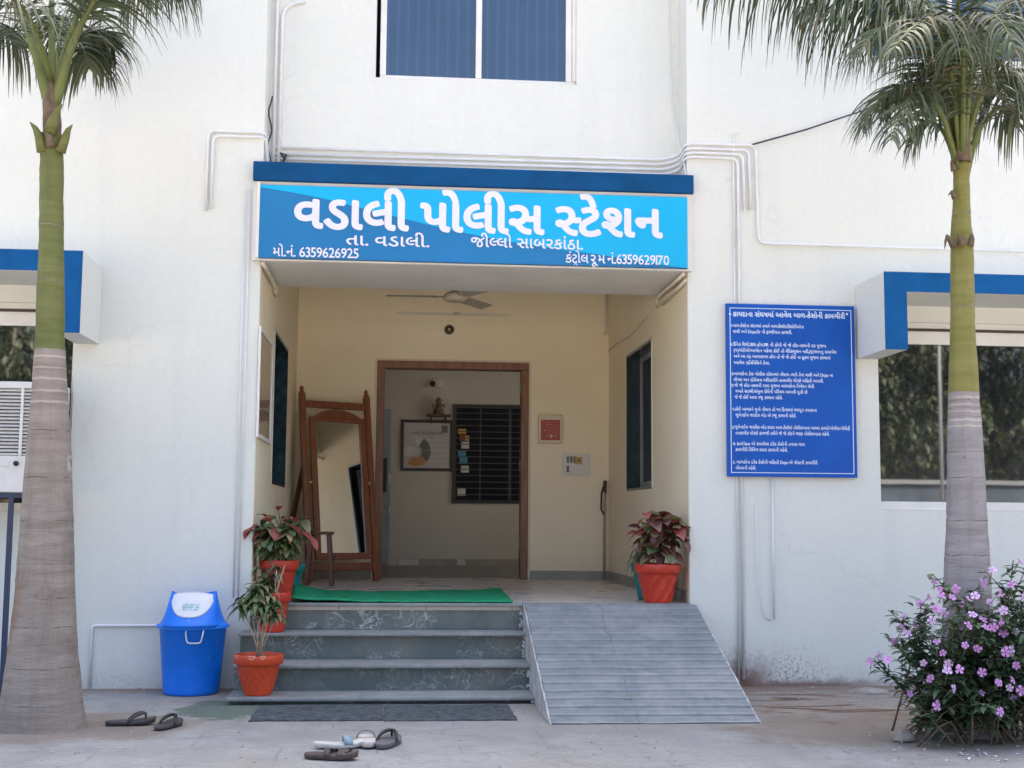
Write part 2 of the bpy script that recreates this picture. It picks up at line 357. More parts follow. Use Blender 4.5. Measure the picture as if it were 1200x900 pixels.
M['pot_teal'] = simple('pot_paint_teal', (.012, .17, .17), .45, .2); M['soil'] = simple('pot_soil', (.06, .042, .03), .95, .4, 40, .6, 50)
M['pot_rim'] = simple('pot_rim_chip', (.56, .34, .27), .7, .3, 20)
M['bin_blue'] = mat_paint_chipped('bin_plastic', (.002, .18, .80), (.10, .34, .80), 17); M['bin_white'] = simple('bin_flap_plastic', (.66, .68, .70), .4, .08); M['bin_print'] = simple('bin_print_teal', (.08, .42, .45), .5)
M['mat_green'] = simple('artificial_grass', (.030, .34, .16), .9, .4, 45, 1.0, 160, .1, 0, .012); M['mat_grey'] = simple('rubber_mat', (.075, .085, .095), .8, .5, 22, .9, 70, .2, 0, .01)
M['rubber_dark'] = simple('sandal_rubber', (.055, .05, .052), .6, .2, 20); M['rubber_brown'] = simple('sandal_brown', (.085, .065, .06), .7, .25, 20)
M['sandal_white'] = simple('sandal_cream', (.56, .52, .48), .6, .1, 20); M['sandal_blue'] = simple('sandal_bluegrey', (.22, .30, .36), .6, .1, 20); M['sandal_grey'] = simple('sandal_grey', (.12, .12, .13), .7, .25, 25)
M['fan'] = simple('fan_enamel', (.50, .43, .33), .35, .06); M['fan_blade'] = simple('fan_blade_enamel', (.46, .42, .35), .4); M['black'] = simple('black_plastic', (.02, .018, .016), .4)
M['brown_metal'] = simple('brown_lamp', (.06, .04, .025), .3); M['red_panel'] = simple('red_panel', (.36, .045, .035), .4, .08); M['red_light'] = simple('red_panel_print', (.52, .14, .10), .5)
M['panel_cream'] = simple('panel_cream', (.66, .55, .42), .5, .04); M['switch_white'] = simple('switch_plate', (.66, .63, .58), .4, .04); M['switch_dark'] = simple('switch_rocker', (.14, .13, .12), .4)
M['brass'] = simple('socket_yellow', (.48, .32, .12), .5)
M['int_wall'] = simple('interior_paint', (.56, .525, .47), .8, .06, 2); M['int_lower'] = simple('interior_floor', (.20, .19, .18), .35, .1, 3)
M['door_grey'] = simple('grey_door_paint', (.30, .33, .36), .5, .08); M['poster'] = simple('poster_paper', (.52, .49, .50), .5, .05)
M['chart_grey'] = simple('chart_grey', (.17, .17, .18), .6); M['chart_orange'] = simple('chart_orange', (.50, .25, .10), .6); M['chart_light'] = simple('chart_light', (.62, .62, .60), .6); M['ink'] = simple('ink_print', (.20, .17, .18), .6)
M['idol'] = simple('brass_idol', (.17, .12, .075), .4, .3, 30); M['grille'] = simple('window_bar', (.05, .045, .045), .5)
M['bar_paint'] = simple('bar_paint', (.10, .10, .105), .5); M['room_dark'] = simple('dark_room_black', (.012, .014, .022), .9)  # room_dark: near-black colour painted in for the shade of unlit rooms
M['poster_a'] = simple('paper_yellow', (.62, .42, .10), .6); M['poster_b'] = simple('paper_red', (.45, .10, .08), .6); M['poster_c'] = simple('paper_blue', (.10, .32, .50), .6); M['poster_d'] = simple('paper_white', (.68, .68, .66), .6)
M['cooler'] = simple('cooler_plastic', (.66, .65, .62), .5, .06); M['cooler_pad'] = simple('cooler_pad', (.22, .16, .12), .9, .4, 40); M['stand'] = simple('stand_iron', (.03, .045, .09), .5)
M['bark_left'] = mat_trunk('palm_bark_warm', (.20, .165, .14), (.33, .285, .25), (.28, .20, .15), True); M['bark_right'] = mat_trunk('palm_bark_cool', (.22, .20, .20), (.34, .32, .32), (.27, .24, .235))
M['scar'] = mat_trunk('leaf_scar_pale', (.30, .255, .22), (.50, .44, .39), (.40, .34, .30))
def mat_scar_dark():
    t = NT('leaf_scar_dark'); c = t.ramp(t.noise(9, 4, .65), [(.40, (.13, .105, .09)), (.56, (.255, .215, .19))]); t.bump(t.noise(30, 4), .4, .006); return t.done(c, .9, .2)
M['scar_dark'] = mat_scar_dark()
M['shaft_left'] = mat_trunk('crownshaft_green', (.105, .12, .035), (.17, .18, .065), (.13, .11, .075)); M['shaft_right'] = mat_trunk('crownshaft_yellow', (.16, .155, .04), (.24, .22, .07), (.17, .14, .075))
for k in ('shaft_left', 'shaft_right'): M[k].node_tree.nodes['Principled BSDF'].inputs['Roughness'].default_value = .5
M['husk'] = simple('dry_husk', (.135, .10, .07), .9, .4, 20, .5); M['petiole'] = simple('petiole_green', (.115, .14, .038), .5, .25, 6)
M['frond'] = mat_leaf('frond_leaf', (.038, .060, .030), (.090, .118, .058), .5); M['frond_pale'] = mat_leaf('frond_leaf_pale', (.085, .11, .06), (.15, .17, .10), .55)
M['frond_dry'] = mat_leaf('frond_leaf_dry', (.13, .10, .055), (.24, .19, .11), .7); M['stem'] = simple('shrub_stem', (.17, .13, .09), .9, .3, 20); M['stem_pale'] = simple('bare_stem', (.46, .36, .27), .85, .25, 20)
M['bush_a'] = mat_leaf('periwinkle_leaf', (.042, .085, .044), (.105, .162, .085)); M['bush_b'] = mat_leaf('periwinkle_leaf_light', (.075, .115, .06), (.16, .20, .115))
M['petal'] = simple('petal_pink', (.50, .25, .53), .6, .22, 25, 0); M['petal_pale'] = simple('petal_pale', (.60, .42, .66), .6, .15, 25, 0); M['petal_eye'] = simple('petal_eye', (.50, .05, .22), .6, .1, 25, 0)
M['croton_green'] = mat_leaf('croton_green', (.035, .068, .030), (.115, .165, .058)); M['croton_red'] = mat_leaf('croton_red', (.16, .028, .022), (.33, .085, .06), .4); M['croton_olive'] = mat_leaf('croton_olive', (.12, .115, .05), (.28, .23, .11), .42); M['croton_dark'] = mat_leaf('croton_dark', (.07, .032, .034), (.18, .075, .065), .4)
M['grassy'] = mat_leaf('spider_leaf', (.07, .09, .045), (.20, .21, .11)); M['stone'] = simple('field_stone', (.30, .27, .235), .9, .25, 8, .6, 14, .2, 0, .02)
M['litter'] = simple('fallen_petal', (.62, .58, .60), .8); M['litter_leaf'] = simple('dry_leaf', (.20, .14, .09), .9)
M['tree_leaf'] = mat_leaf('tree_leaf', (.035, .052, .02), (.10, .12, .05), .5); M['tree_bark'] = simple('tree_bark', (.14, .11, .09), .9, .3)
M['standin_wall'] = simple('standin_wall_paint', (.10, .125, .155), .8, .3, 2); M['broom'] = mat_wood('stick_wood', (.36, .26, .17), (.52, .40, .27))

# ------------------------------------------------------------------ setting: ground
g = MB(); g.add([(-400,-400,0),(400,-400,0),(400,400,0),(-400,400,0)], [(0,1,2,3)])
tag(g.build('ground', M['ground']), kind='structure')

# ------------------------------------------------------------------ the building
PW, P = 3.06, .575                      # porch width, porch floor height
SOF, BT = 2.947, 3.645                  # beam soffit and top
PB = 3.48                               # porch back wall
ROOF = 10.0  # unseen roof height, raised so the building shades its front and the palms
IB = 6.9                                # back wall of the hall
bld = empty('police_station', (0,0,0), 'two storey white plastered station with deep cream porch and blue window hoods', 'building')

def wall(name, mat, fn, a0, a1, b0, b1, holes, depth, parent=bld):
    # sheet over (a, b) with rectangular holes; fn(a, b, d) -> 3-D, d = 0 front, depth = back
    A = sorted({a0, a1, *[h[0] for h in holes], *[h[1] for h in holes]}); B = sorted({b0, b1, *[h[2] for h in holes], *[h[3] for h in holes]})
    A = [a for a in A if a0 <= a <= a1]; B = [b for b in B if b0 <= b <= b1]
    m = MB()
    for i in range(len(A)-1):
        for j in range(len(B)-1):
            ca, cb = (A[i]+A[i+1])/2, (B[j]+B[j+1])/2
            if any(h[0] < ca < h[1] and h[2] < cb < h[3] for h in holes): continue
            q = [(A[i],B[j]),(A[i+1],B[j]),(A[i+1],B[j+1]),(A[i],B[j+1])]
            m.add([fn(a,b,0) for a, b in q], [(0,1,2,3)]); m.add([fn(a,b,depth) for a, b in q], [(3,2,1,0)])
    for h in [(a0,a1,b0,b1)]+list(holes):
        q = [(h[0],h[2]),(h[1],h[2]),(h[1],h[3]),(h[0],h[3])]
        for k in range(4):
            p0, p1 = q[k], q[(k+1)%4]
            m.add([fn(*p0,0), fn(*p1,0), fn(*p1,depth), fn(*p0,depth)], [(0,1,2,3)])
    return m.build(name, mat, parent)

fy = lambda y0: (lambda a, b, d: (a, y0+d, b))
T = .23
WL = (-3.5, -1.245, 1.18, 2.62)         # window holes in the front
WR = (4.465, 6.75, 1.245, 2.62)
WUR = (4.45, 5.75, 4.6, 5.85)
wall('front_wall', M['white'], fy(0), -10, 0, 0, ROOF, [WL], T)
wall('front_wall', M['white'], fy(0), PW, 14, 0, ROOF, [WR, WUR], T)
WU = (.775, 2.275, 4.405, 5.65)
wall('upper_wall', M['white'], fy(.25), 0, PW, BT-.02, ROOF, [WU], T)
for x, s in ((0, -1), (PW, 1)):         # returns of the shallow recess above the beam are the block edges: line them to the recess depth
    m = MB(); x0, x1 = sorted((x, x+s*.2)); m.box(x0, x1, T+.001, .5, BT-.02, ROOF); m.build('recess_return', M['white'], bld)

# porch: side walls with window holes
LW = (atx(322.4,386.6,0).y, atx(337.8,412.7,0).y, atx(318,567,0).z, atx(322.4,386.6,0).z)
RW = (atx(763.7,397,PW).y, atx(734.2,417,PW).y, atx(765.3,572.2,PW).z, atx(763.7,397,PW).z)
CEIL = 3.42
wall('porch_side_wall', M['cream'], lambda a, b, d: (0-d, a, b), T+.001, PB, P-.4, CEIL, [LW], .22)
wall('porch_side_wall', M['cream'], lambda a, b, d: (PW+d, a, b), T+.001, PB, P-.4, CEIL, [RW], .22)
for x, s in ((0, 1), (PW, -1)):         # the cream paint starts a little inside the outer corner
    m = MB(); x0, x1 = sorted((x, x+s*.003)); m.box(x0, x1, .012, T+.02, P, SOF); m.build('porch_corner_paint', M['cream'], bld)
DX0, DX1, DZ = .775, 2.262, P+2.112
wall('porch_back_wall', M['cream'], fy(PB), 0, PW, P-.4, CEIL, [(DX0+.03, DX1-.03, P-.39, DZ-.03)], T)
m = MB(); m.box(-.2, PW+.2, T+.3, PB+.1, CEIL, CEIL+.12); m.build('porch_ceiling', M['beam_white'], bld)
m = MB(); m.box(.001, PW-.001, .02, PB+T, P-.05, P); m.build('porch_floor', M['tile'], bld)
m = MB(); m.box(.001, PW-.001, .03, .25, 0, P-.06); m.build('plinth', M['marble'], bld)
# skirting of the porch
m = MB(); h = .085
for b in ((.012, DX0-.02, PB-.012, PB-.001), (DX1+.02, PW-.012, PB-.012, PB-.001), (.0035, .012, .03, PB-.001), (PW-.012, PW-.0035, .03, PB-.001)):
    m = MB(); m.box(*b, P, P+h); m.build('skirting', M['skirt'], bld)

# beam over the porch with the painted band
XB0, XB1 = -.056, 3.085
m = MB(); m.box(.002, PW-.002, .0, .975, SOF, BT-.03); m.box(XB0, XB1, -.05, -.001, SOF, BT-.001); beam = m.build('porch_beam', M['beam_white'], bld, .006)
m = MB(); m.box(XB0-.004, XB1+.004, -.085, .1, 3.512, BT+.004); m.build('painted_band', M['navy_paint'], beam, .006)
m = MB(); m.box(.0, PW, .1, .249, BT-.03, BT+.004); m.build('beam_ledge', M['white'], beam)

# roof
m = MB(); m.box(-10, 14, .0, 3.95, ROOF, ROOF+.15); m.build('roof', M['white'], bld)
for b_ in ((-10, -9.8, T, 3.72, 0, ROOF), (13.8, 14, T, 3.72, 0, ROOF), (-10, -.66, 3.72, 3.95, 0, ROOF), (4.36, 14, 3.72, 3.95, 0, ROOF), (-.66, 4.36, 3.72, 3.95, 3.61, ROOF)):
    m = MB(); m.box(*b_); m.build('outer_wall', M['white'], bld)

# window hoods: slab and hanging fins, the front painted blue
def hood(x0, x1, near):
    z0, z1, y = 2.338, 2.876, -.566; w = .157; t = .137
    m = MB(); m.box(x0, x1, y+.006, -.001, z1-t, z1); m.box(x0, x0+w, y+.006, -.001, z0, z1-t-.0); m.box(x1-w, x1, y+.006, -.001, z0, z1-t)
    o = m.build('window_hood', M['white'], bld)
    m = MB(); m.box(x0-.002, x1+.002, y-.004, y+.004, z1-t+.001, z1+.001); m.box(x0-.002, x0+w, y-.004, y+.004, z0-.001, z1-t); m.box(x1-w, x1+.002, y-.004, y+.004, z0-.001, z1-t)
    m.build('blue_front', M['blue_paint'], o)
hood(4.305, 6.91, 0); hood(-3.66, -1.083, 1)

def window(hole, y, panes, mat_frame, mat_glass, fw=.05, bottom=.06, top=.05, name='window'):
    x0, x1, z0, z1 = hole; m = MB()
    m.box(x0, x1, y, y+.06, z0, z0+bottom); m.box(x0, x1, y, y+.06, z1-top, z1)
    xs = [x0]+panes+[x1]
    for i, x in enumerate(xs):
        a, b = (x, x+fw) if i == 0 else ((x-fw, x) if i == len(xs)-1 else (x-fw/2, x+fw/2))
        m.box(a, b, y+.002, y+.058, z0+bottom, z1-top)
    o = m.build(name, mat_frame, bld, .003)
    for i in range(len(xs)-1):
        g = MB(); a = xs[i]+(fw if i == 0 else fw/2); b = xs[i+1]-(fw if i == len(xs)-2 else fw/2)
        g.box(a-.004, b+.004, y+.024, y+.034, z0+bottom-.004, z1-top+.004); g.build('pane', mat_glass, o)
    k = MB(); k.box(x0, x1, y+.20, y+.21, z0, z1); k.build('dark_room_sheet', M['room_dark'], o)  # black sheet in place of the shade inside the room
    return o
window(WR, .02, [5.62], M['frame_white'], M['glass'], .012, .062, .16)
window(WL, .02, [-2.4], M['frame_white'], M['glass'], .02, .062, .16)
for hx in (WR, WL):                     # dark brown strip painted in for the shadow gap above the glass
    m = MB(); m.box(hx[0]+.002, hx[1]-.002, .004, .019, 2.555, 2.575); m.build('head_shadow_strip', M['brown_metal'], bld)

def mat_blue_blind():
    t = NT('blue_window_film'); wv = t.n.new('ShaderNodeTexWave'); wv.inputs['Scale'].default_value = 4.2; wv.inputs['Distortion'].default_value = .3; t.lk(t.co, wv.inputs['Vector'])
    c = t.mix(t.ramp(wv.outputs['Fac'], [(.78, 0.0), (.97, .5)]), t.ramp(t.noise(1.5, 4), [(.3, (.016, .045, .095)), (.7, (.022, .060, .125))]), (.04, .09, .165))
    t.b.inputs['IOR'].default_value = 1.7
    return t.done(c, .12, .5)
M['film'] = mat_blue_blind()
x0, x1, z0, z1 = WU
fr = MB(); fr.box(x0+.03, x1, .29, .33, z0+.0, z0+.035); fr.box(x0+.03, x1, .29, .33, z1-.05, z1)
fr.box(x0+.03, x0+.075, .285, .335, z0+.035, z1-.05); fr.box(x1-.075, x1-.03, .285, .325, z0+.035, z1-.05); fr.box(x1-.028, x1, .27, .335, z0+.035, z1-.05)
xm = aty(561, 50, .3).x; fr.box(xm-.022, xm+.022, .28, .33, z0+.035, z1-.05)
uw = fr.build('upper_window', M['frame_white'], bld, .003)
for a, b in ((x0+.07, xm-.018), (xm+.018, x1-.07)):
    g = MB(); g.box(a, b, .30, .308, z0+.03, z1-.045); g.build('pane', M['film'], uw)
g = MB(); g.box(x0, x1, .45, .46, z0, z1); g.build('dark_room_sheet', M['room_dark'], uw)  # black sheet gives the open gap its painted room darkness
window(WUR, .02, [5.1], M['frame_white'], M['film'], .03, .04, .04)

# porch side windows with granite reveals
def side_window(x, s, w, gm, pane_at):
    y0, y1, z0, z1 = w; m = MB(); e = .004
    xa, xb = sorted((x - s*.002, x + s*.20))
    m.box(xa, xb, y0-.001, y0+.02, z0, z1); m.box(xa, xb, y1-.02, y1+.001, z0, z1); m.box(xa, xb, y0+.02, y1-.02, z1-.02, z1+.001); m.box(xa, xb, y0+.02, y1-.02, z0-.001, z0+.02)
    o = m.build('porch_window', gm, bld)
    m = MB(); q = x + s*pane_at; a, b = sorted((q, q+s*.03))
    m.box(a, b, y0+.02, y0+.06, z0+.02, z1-.02); m.box(a, b, y1-.06, y1-.02, z0+.02, z1-.02); m.box(a, b, (y0+y1)/2-.025, (y0+y1)/2+.025, z0+.08, z1-.06); m.box(a, b, y0+.06, y1-.06, z0+.02, z0+.08); m.box(a, b, y0+.06, y1-.06, z1-.06, z1-.02)
    m.build('frame', M['frame_grey'], o)
    g = MB(); a, b = sorted((q+s*.012, q+s*.018)); g.box(a, b, y0+.055, y1-.055, z0+.075, z1-.055); g.build('pane', M['glass_dark'], o)
    m = MB(); a, b = sorted((x-s*.006, x-s*.0005)); m.box(a, b, y0-.018, y0-.002, z0, z1+.018); m.box(a, b, y0-.018, y1, z1+.002, z1+.012); m.build('edge_trim', M['frame_white'], o)
side_window(PW, 1, RW, M['granite'], .12); side_window(0, -1, LW, M['granite_left'], .165)

# door frame
m = MB(); fw = .074; yf = PB-.02
m.box(DX0, DX0+fw, yf, PB+.13, P, DZ-fw); m.box(DX1-fw, DX1, yf, PB+.13, P, DZ-fw); m.box(DX0, DX1, yf, PB+.13, DZ-fw, DZ)
df = m.build('door_frame', M['door_wood'], bld, .006)
m = MB(); m.box(DX0-.022, DX0-.001, PB-.01, PB-.001, P+.09, DZ+.02); m.box(DX1+.001, DX1+.022, PB-.01, PB-.001, P+.09, DZ+.02); m.box(DX0-.001, DX1+.001, PB-.01, PB-.001, DZ+.001, DZ+.02)
m.build('architrave', M['panel_cream'], df)
for z in (P+.28, P+1.05, P+1.8):
    h = MB(); h.tube([(DX1-fw-.004, PB+.03, z), (DX1-fw-.004, PB+.03, z+.11)], .008, 8); h.box(DX1-fw-.003, DX1-fw-.0005, PB+.03, PB+.075, z, z+.11); h.build('hinge', M['frame_grey'], df)

# hall behind the door
m = MB(); m.box(-.5, 4.2, PB+T+.001, IB, P-.05, P-.001); m.build('hall_floor', M['int_lower'], bld)
IWX = (aty(533, 500, IB).x, aty(533, 500, IB).x+1.25, aty(560, 587, IB).z, aty(560, 477, IB).z)
wall('hall_wall', M['int_wall'], fy(IB), -.5, 4.2, P-.05, 3.5, [IWX], .15)
wall('hall_side_wall', M['int_wall'], lambda a, b, d: (-.5-d, a, b), PB+T, IB, P-.05, 3.5, [], .15)
wall('hall_side_wall', M['int_wall'], lambda a, b, d: (4.2+d, a, b), PB+T, IB, P-.05, 3.5, [(4.7, 5.6, P+.9, P+2.0)], .15)  # opening out of view, added to let daylight into the hall
m = MB(); m.box(-.5, 4.2, PB+T, IB, 3.5, 3.6); m.build('hall_ceiling', M['beam_white'], bld)
sx0 = aty(466, 660, IB).x; xj = aty(547, 660, IB).x
m = MB(); m.box(sx0, 4.2, IB-.012, IB-.001, P, P+.085); sk = m.build('hall_skirting', M['skirt'], bld)
m = MB(); m.box(sx0+.01, sx0+.26, IB-.0135, IB-.0125, P+.006, P+.08); m.build('pale_patch', M['chart_light'], sk)
m = MB(); m.box(xj-.12, xj-.02, IB-.0135, IB-.0125, P+.006, P+.08); m.build('pale_patch', M['chart_light'], sk)
# grille window in the hall
x0, x1, z0, z1 = IWX
m = MB(); m.box(x0-.03, x0+.02, IB-.03, IB-.002, z0-.03, z1+.03); m.box(x1-.02, x1+.03, IB-.03, IB-.002, z0-.03, z1+.03); m.box(x0+.02, x1-.02, IB-.03, IB-.002, z1-.01, z1+.03); m.box(x0+.02, x1-.02, IB-.03, IB-.002, z0-.03, z0+.01)
hw = m.build('hall_window', M['grille'], bld)
m = MB(); n = 15
for i in range(1, n): z = z0+(z1-z0)*i/n; m.bar((x0+.02, IB-.012, z), (x1-.02, IB-.012, z), .011, .011, side=(0,1,0))
for x in (x0+.32, x0+.68, x0+.70, x0+.95): m.bar((x, IB-.022, z0), (x, IB-.022, z1), .012, .012)
m.build('grille', M['bar_paint'], hw)
m = MB(); m.box(x0-.1, x1+.1, IB+.17, IB+.6, z0-.2, z1+.2); m.build('dark_room_sheet', M['room_dark'], hw)  # black box painted as the unlit space beyond the bars
pz = [(.78, .06, 'poster_a'), (.70, .07, 'poster_b'), (.61, .08, 'poster_d'), (.52, .07, 'poster_c'), (.43, .08, 'poster_c'), (.33, .08, 'poster_d'), (.06, .09, 'poster_d'), (.70, .06, 'poster_a')]
for i, (a, h, mm) in enumerate(pz):
    m = MB(); xx = x0+.05 + (.07 if i == 7 else 0)+.02*((i*37) % 3); m.box(xx, xx+(.10 if i != 7 else .05), IB+.155 - (i == 7)*.004, IB+.16 - (i == 7)*.004, z0+a*(z1-z0)*.92, z0+(a+h)*(z1-z0)*.92); m.build('pasted_paper', M[mm], hw)
# grey door leaf at the left end of the hall
xd0, xd1 = aty(440, 560, IB).x, aty(462, 560, IB).x; zt = aty(460, 475, IB).z
m = MB(); m.box(xd0, xd1-.05, IB-.05, IB-.002, P, zt-.05); gd = m.build('hall_door', M['door_grey'], bld, .004)
m = MB(); m.box(xd1-.048, xd1+.012, IB-.03, IB-.003, P, zt); m.box(xd0, xd1-.05, IB-.03, IB-.003, zt-.048, zt); m.build('door_casing', M['int_wall'], gd)
for v, hh in ((556, .1), (594, .06)):
    p = aty(456.5, v, IB-.06); m = MB(); m.tube([(p.x, IB-.05, p.z), (p.x, IB-.09, p.z), (p.x, IB-.09, p.z-hh), (p.x, IB-.05, p.z-hh)], .012, 8); m.build('handle', M['frame_white'], gd)
p0, p1 = aty(449, 537, IB-.055), aty(452, 577, IB-.055); m = MB(); m.box(p0.x-.02, p1.x+.01, IB-.06, IB-.0505, p1.z, p0.z); m.build('vision_strip', M['black'], gd)

# ------------------------------------------------------------------ steps and ramp
XS0, XS1 = -.05, 1.872
st = empty('entrance_steps', (.9, -.4, 0), 'four low marble steps with slate treads leading up to porch', 'steps')
lev = [(.045, -.81), (.212, -.52), (.390, -.228), (P, -.03)]
for i, (z, y) in enumerate(lev):
    zb = 0 if i == 0 else lev[i-1][0]
    yb = lev[i+1][1]+.06 if i < 3 else .03
    x0 = XS0 + (.0 if i < 3 else .052)
    m = MB(); m.box(x0+.006, XS1-.006, y+.075, (yb if i < 3 else .029), zb+.0005, z-.022); m.build('riser', M['marble'], st)
    m = MB(); m.box(x0, XS1, y, yb+(.05 if i < 3 else .0), z-.022, z); m.build('tread', M['tread'], st, .006)
m = MB()
for x in (.63, 1.32):
    m.box(x-.0015, x+.0015, -.0305, .02, P-.02, P+.0008)
rng = random.Random(5)
XR1 = 3.09
rp = empty('wheelchair_ramp', (2.5, -.8, 0), 'blue grey ribbed stone ramp beside the steps with white plastered flank', 'ramp')
m = MB(); y0, y1 = -.03, -1.62; NR = 17; L = y1-y0; cols = 26
pts = []
for i in range(NR):
    ya, yb = y0+L*i/NR, y0+L*(i+1)/NR; za, zb = P*(1-i/NR), P*(1-(i+1)/NR)
    dz = .004 if i < NR-1 else 0
    pts += [(ya, za-.004), (ya+(yb-ya)*.30, za-(za-zb)*.30+.000), (yb-(yb-ya)*.22, zb+(za-zb)*.22+.005), (yb-(yb-ya)*.03, zb+(za-zb)*.03+.006)]
vs_, fs_ = [], []
for (y, z) in pts:
    for k in range(cols+1):
        x = XS1+.012+(XR1-XS1-.012)*k/cols; nz = mnoise.noise((x*3, y*6, 2.1))*.005+mnoise.noise((x*9, y*14, 5.))*.002; vs_.append((x, y+mnoise.noise((x*2.5, y*4, 0))*.007, max(.002, z+nz)))
for i in range(len(pts)-1):
    for k in range(cols): a = i*(cols+1)+k; fs_.append((a+1, a, a+cols+1, a+cols+2))
m.add(vs_, fs_); m.m = [1 if (k//cols) % 4 == 2 else 0 for k in range(len(fs_))]; m.build('ramp_surface', [M['ramp'], M['ramp_lip']], rp)
m = MB()
for xa, xb in ((XS1+.001, XS1+.0115), (XR1+.0005, XR1+.011)):
    edge = [(y0, 0), (y1, 0)]; top = []
    for i in range(23):
        t = 1-i/22; top.append((y0+L*t, max(.004, P*(1-t)-.004+rng.uniform(-.006, .004))))
    poly = edge+top
    m = MB(); m.prism(poly, lambda p, k, xa=xa, xb=xb: (xa if k == 0 else xb, p[0], p[1])); m.build('plaster_flank', M['plaster_worn'], rp)
m = MB(); m.box(XS1+.001, XR1, .0, .029, 0, P-.05); m.box(XS1+.001, PW-.002, y0-.006, .019, P-.02, P+.003); m.build('ramp_head', M['tread'], rp)
m = MB(); rng = random.Random(12)                     # crumbled plaster where the treads meet the ramp
for i, (z, y) in enumerate(lev):
    for k in range(14):
        t = rng.random(); zz = z - t*.17; 
        if zz < .02: continue
        m.leaf((XS1-.004, y+.045+rng.uniform(-.02, .0), zz), (rng.uniform(-1,.2), -.4, rng.uniform(-1,1)), rng.uniform(.012,.03), rng.uniform(.012,.026), 0, (0,-1,0))
m.build('plaster_splash', M['frame_white'], rp)

# ------------------------------------------------------------------ lettering
_gc = {}
HALF = {'સ': .30, 'લ': .27, 'ચ': .27, 'શ': .28, 'ન': .28, 'ત': .28, 'મ': .28}
def glyph(s, bold=0, cut=0):
    k = (s, bold, cut)
    if k in _gc: return _gc[k]
    c = bpy.data.curves.new('glyph', 'FONT'); c.body = s; c.size = 1; c.offset = bold; c.resolution_u = 3
    o = bpy.data.objects.new('glyph', c); me = bpy.data.meshes.new_from_object(o)
    bm = bmesh.new(); bm.from_mesh(me)
    if cut and bm.verts:
        x1 = max(v.co.x for v in bm.verts); x0 = min(v.co.x for v in bm.verts)
        xc = x1-(x1-x0)*cut
        bmesh.ops.bisect_plane(bm, geom=bm.verts[:]+bm.edges[:]+bm.faces[:], plane_co=(xc,0,0), plane_no=(1,0,0), clear_outer=True)
    bm.verts.index_update()
    vs = [(v.co.x, v.co.y) for v in bm.verts]; fs = [[v.index for v in f.verts] for f in bm.faces]; bm.free()
    bpy.data.meshes.remove(me); bpy.data.objects.remove(o); bpy.data.curves.remove(c)
    r = (vs, fs, min([p[0] for p in vs], default=0), max([p[0] for p in vs], default=0)); _gc[k] = r; return r
MATRA = set('ાિીુૂૃેૈોૌંઁૅ્')
def clusters(s):
    out = []; i = 0
    while i < len(s):
        ch = s[i]; j = i+1; half = False
        while j < len(s) and s[j] in MATRA:
            if s[j] == '્' and j+1 < len(s) and s[j+1] not in ' .': half = True; j += 1; break
            j += 1
        body = s[i:j]
        if half:
            b = body[:-1]
            if b == 'ર': pass
            elif j < len(s) and s[j] == 'ર': 
                k = j+1
                while k < len(s) and s[k] in MATRA: k += 1
                out.append((b+s[j+1:k], 0, True)); j = k
            else: out.append((b, HALF.get(b, .28), False))
        else:
            if 'િ' in body: body = 'િ'+body.replace('િ', '')
            out.append((body, 0, False))
        i = j
    return out
def text(parent, s, u0, u1, v, hpx, y, mat, bold=0, name='lettering', gap=.055, space=.26):
    """one line of lettering on the plane y, its foot at pixel row v (read at u0), squeezed between u0 and u1"""
    a = aty(u0, v, y); b = aty(u1, v, y); ppm = (y-CAM.y)/FPX
    ref = glyph('વ', 0); rh = max(p[1] for p in ref[0])
    sz = hpx*ppm/rh
    vs, fs, x = [], [], 0.0; prevhalf = False
    for body, cut, rakar in clusters(s):
        if body == ' ': x += space; continue
        gv, gf, g0, g1 = glyph(body, 0, cut)
        o = len(vs); vs += [(p[0]-g0+x, p[1]) for p in gv]; fs += [[i+o for i in f] for f in gf]
        if rakar:
            w = .12; cx = x+(g1-g0)*.42
            for dx in (-1, 1):
                o = len(vs); vs += [(cx, -.03), (cx+dx*.035, -.03), (cx+dx*.16, -.19), (cx+dx*.11, -.19)]; fs.append([o, o+1, o+2, o+3] if dx < 0 else [o+3, o+2, o+1, o])
        x += g1-g0 + (gap*.2 if cut else gap)
    sxx = (b.x-a.x)/max(x-gap, .01)
    m = MB(); nd = 12 if bold > .02 and hpx > 20 else 5
    for k in range(nd+1):                # a thick brush: the stroke repeated round a small circle
        r = bold if k else 0; dx, dz = r*math.cos(2*math.pi*k/nd), r*math.sin(2*math.pi*k/nd)
        m.add([(a.x+(p[0]+dx)*sxx, y-k*.00012, a.z+(p[1]+dz)*sz) for p in vs], fs)
    return m.build(name, mat, parent)

SY = -.096
sg = empty('station_sign', (1.5, -.09, 3.2), 'wide blue and cyan name board with big white lettering over porch', 'sign')
sl, sr = aty(302, 222, SY).x, aty(806, 222, SY).x
ZS0, ZS1 = SOF+.012, 3.478
m = MB(); m.box(sl+.018, sr-.004, SY, -.052, ZS0, ZS1); m.build('sign_panel', M['sign_blue'], sg)
m = MB(); m.box(sl-.004, sl+.0165, SY+.004, -.052, ZS0, ZS1+.02); m.build('white_edge', M['frame_white'], sg)
m = MB(); m.box(sr-.003, sr+.006, SY+.004, -.052, ZS0, ZS1+.01); m.build('white_edge', M['frame_white'], sg)
cv = [(305, 219.5), (340, 225), (380, 233), (420, 243), (460, 253), (500, 263), (540, 272), (580, 280), (620, 287), (660, 292.5), (700, 298), (740, 304), (780, 311), (802, 317)]
pl = []
for u, v in cv: p = aty(u, v, SY-.002); pl.append((max(sl+.02, min(sr-.006, p.x)), max(ZS0+.002, min(ZS1-.002, p.z))))
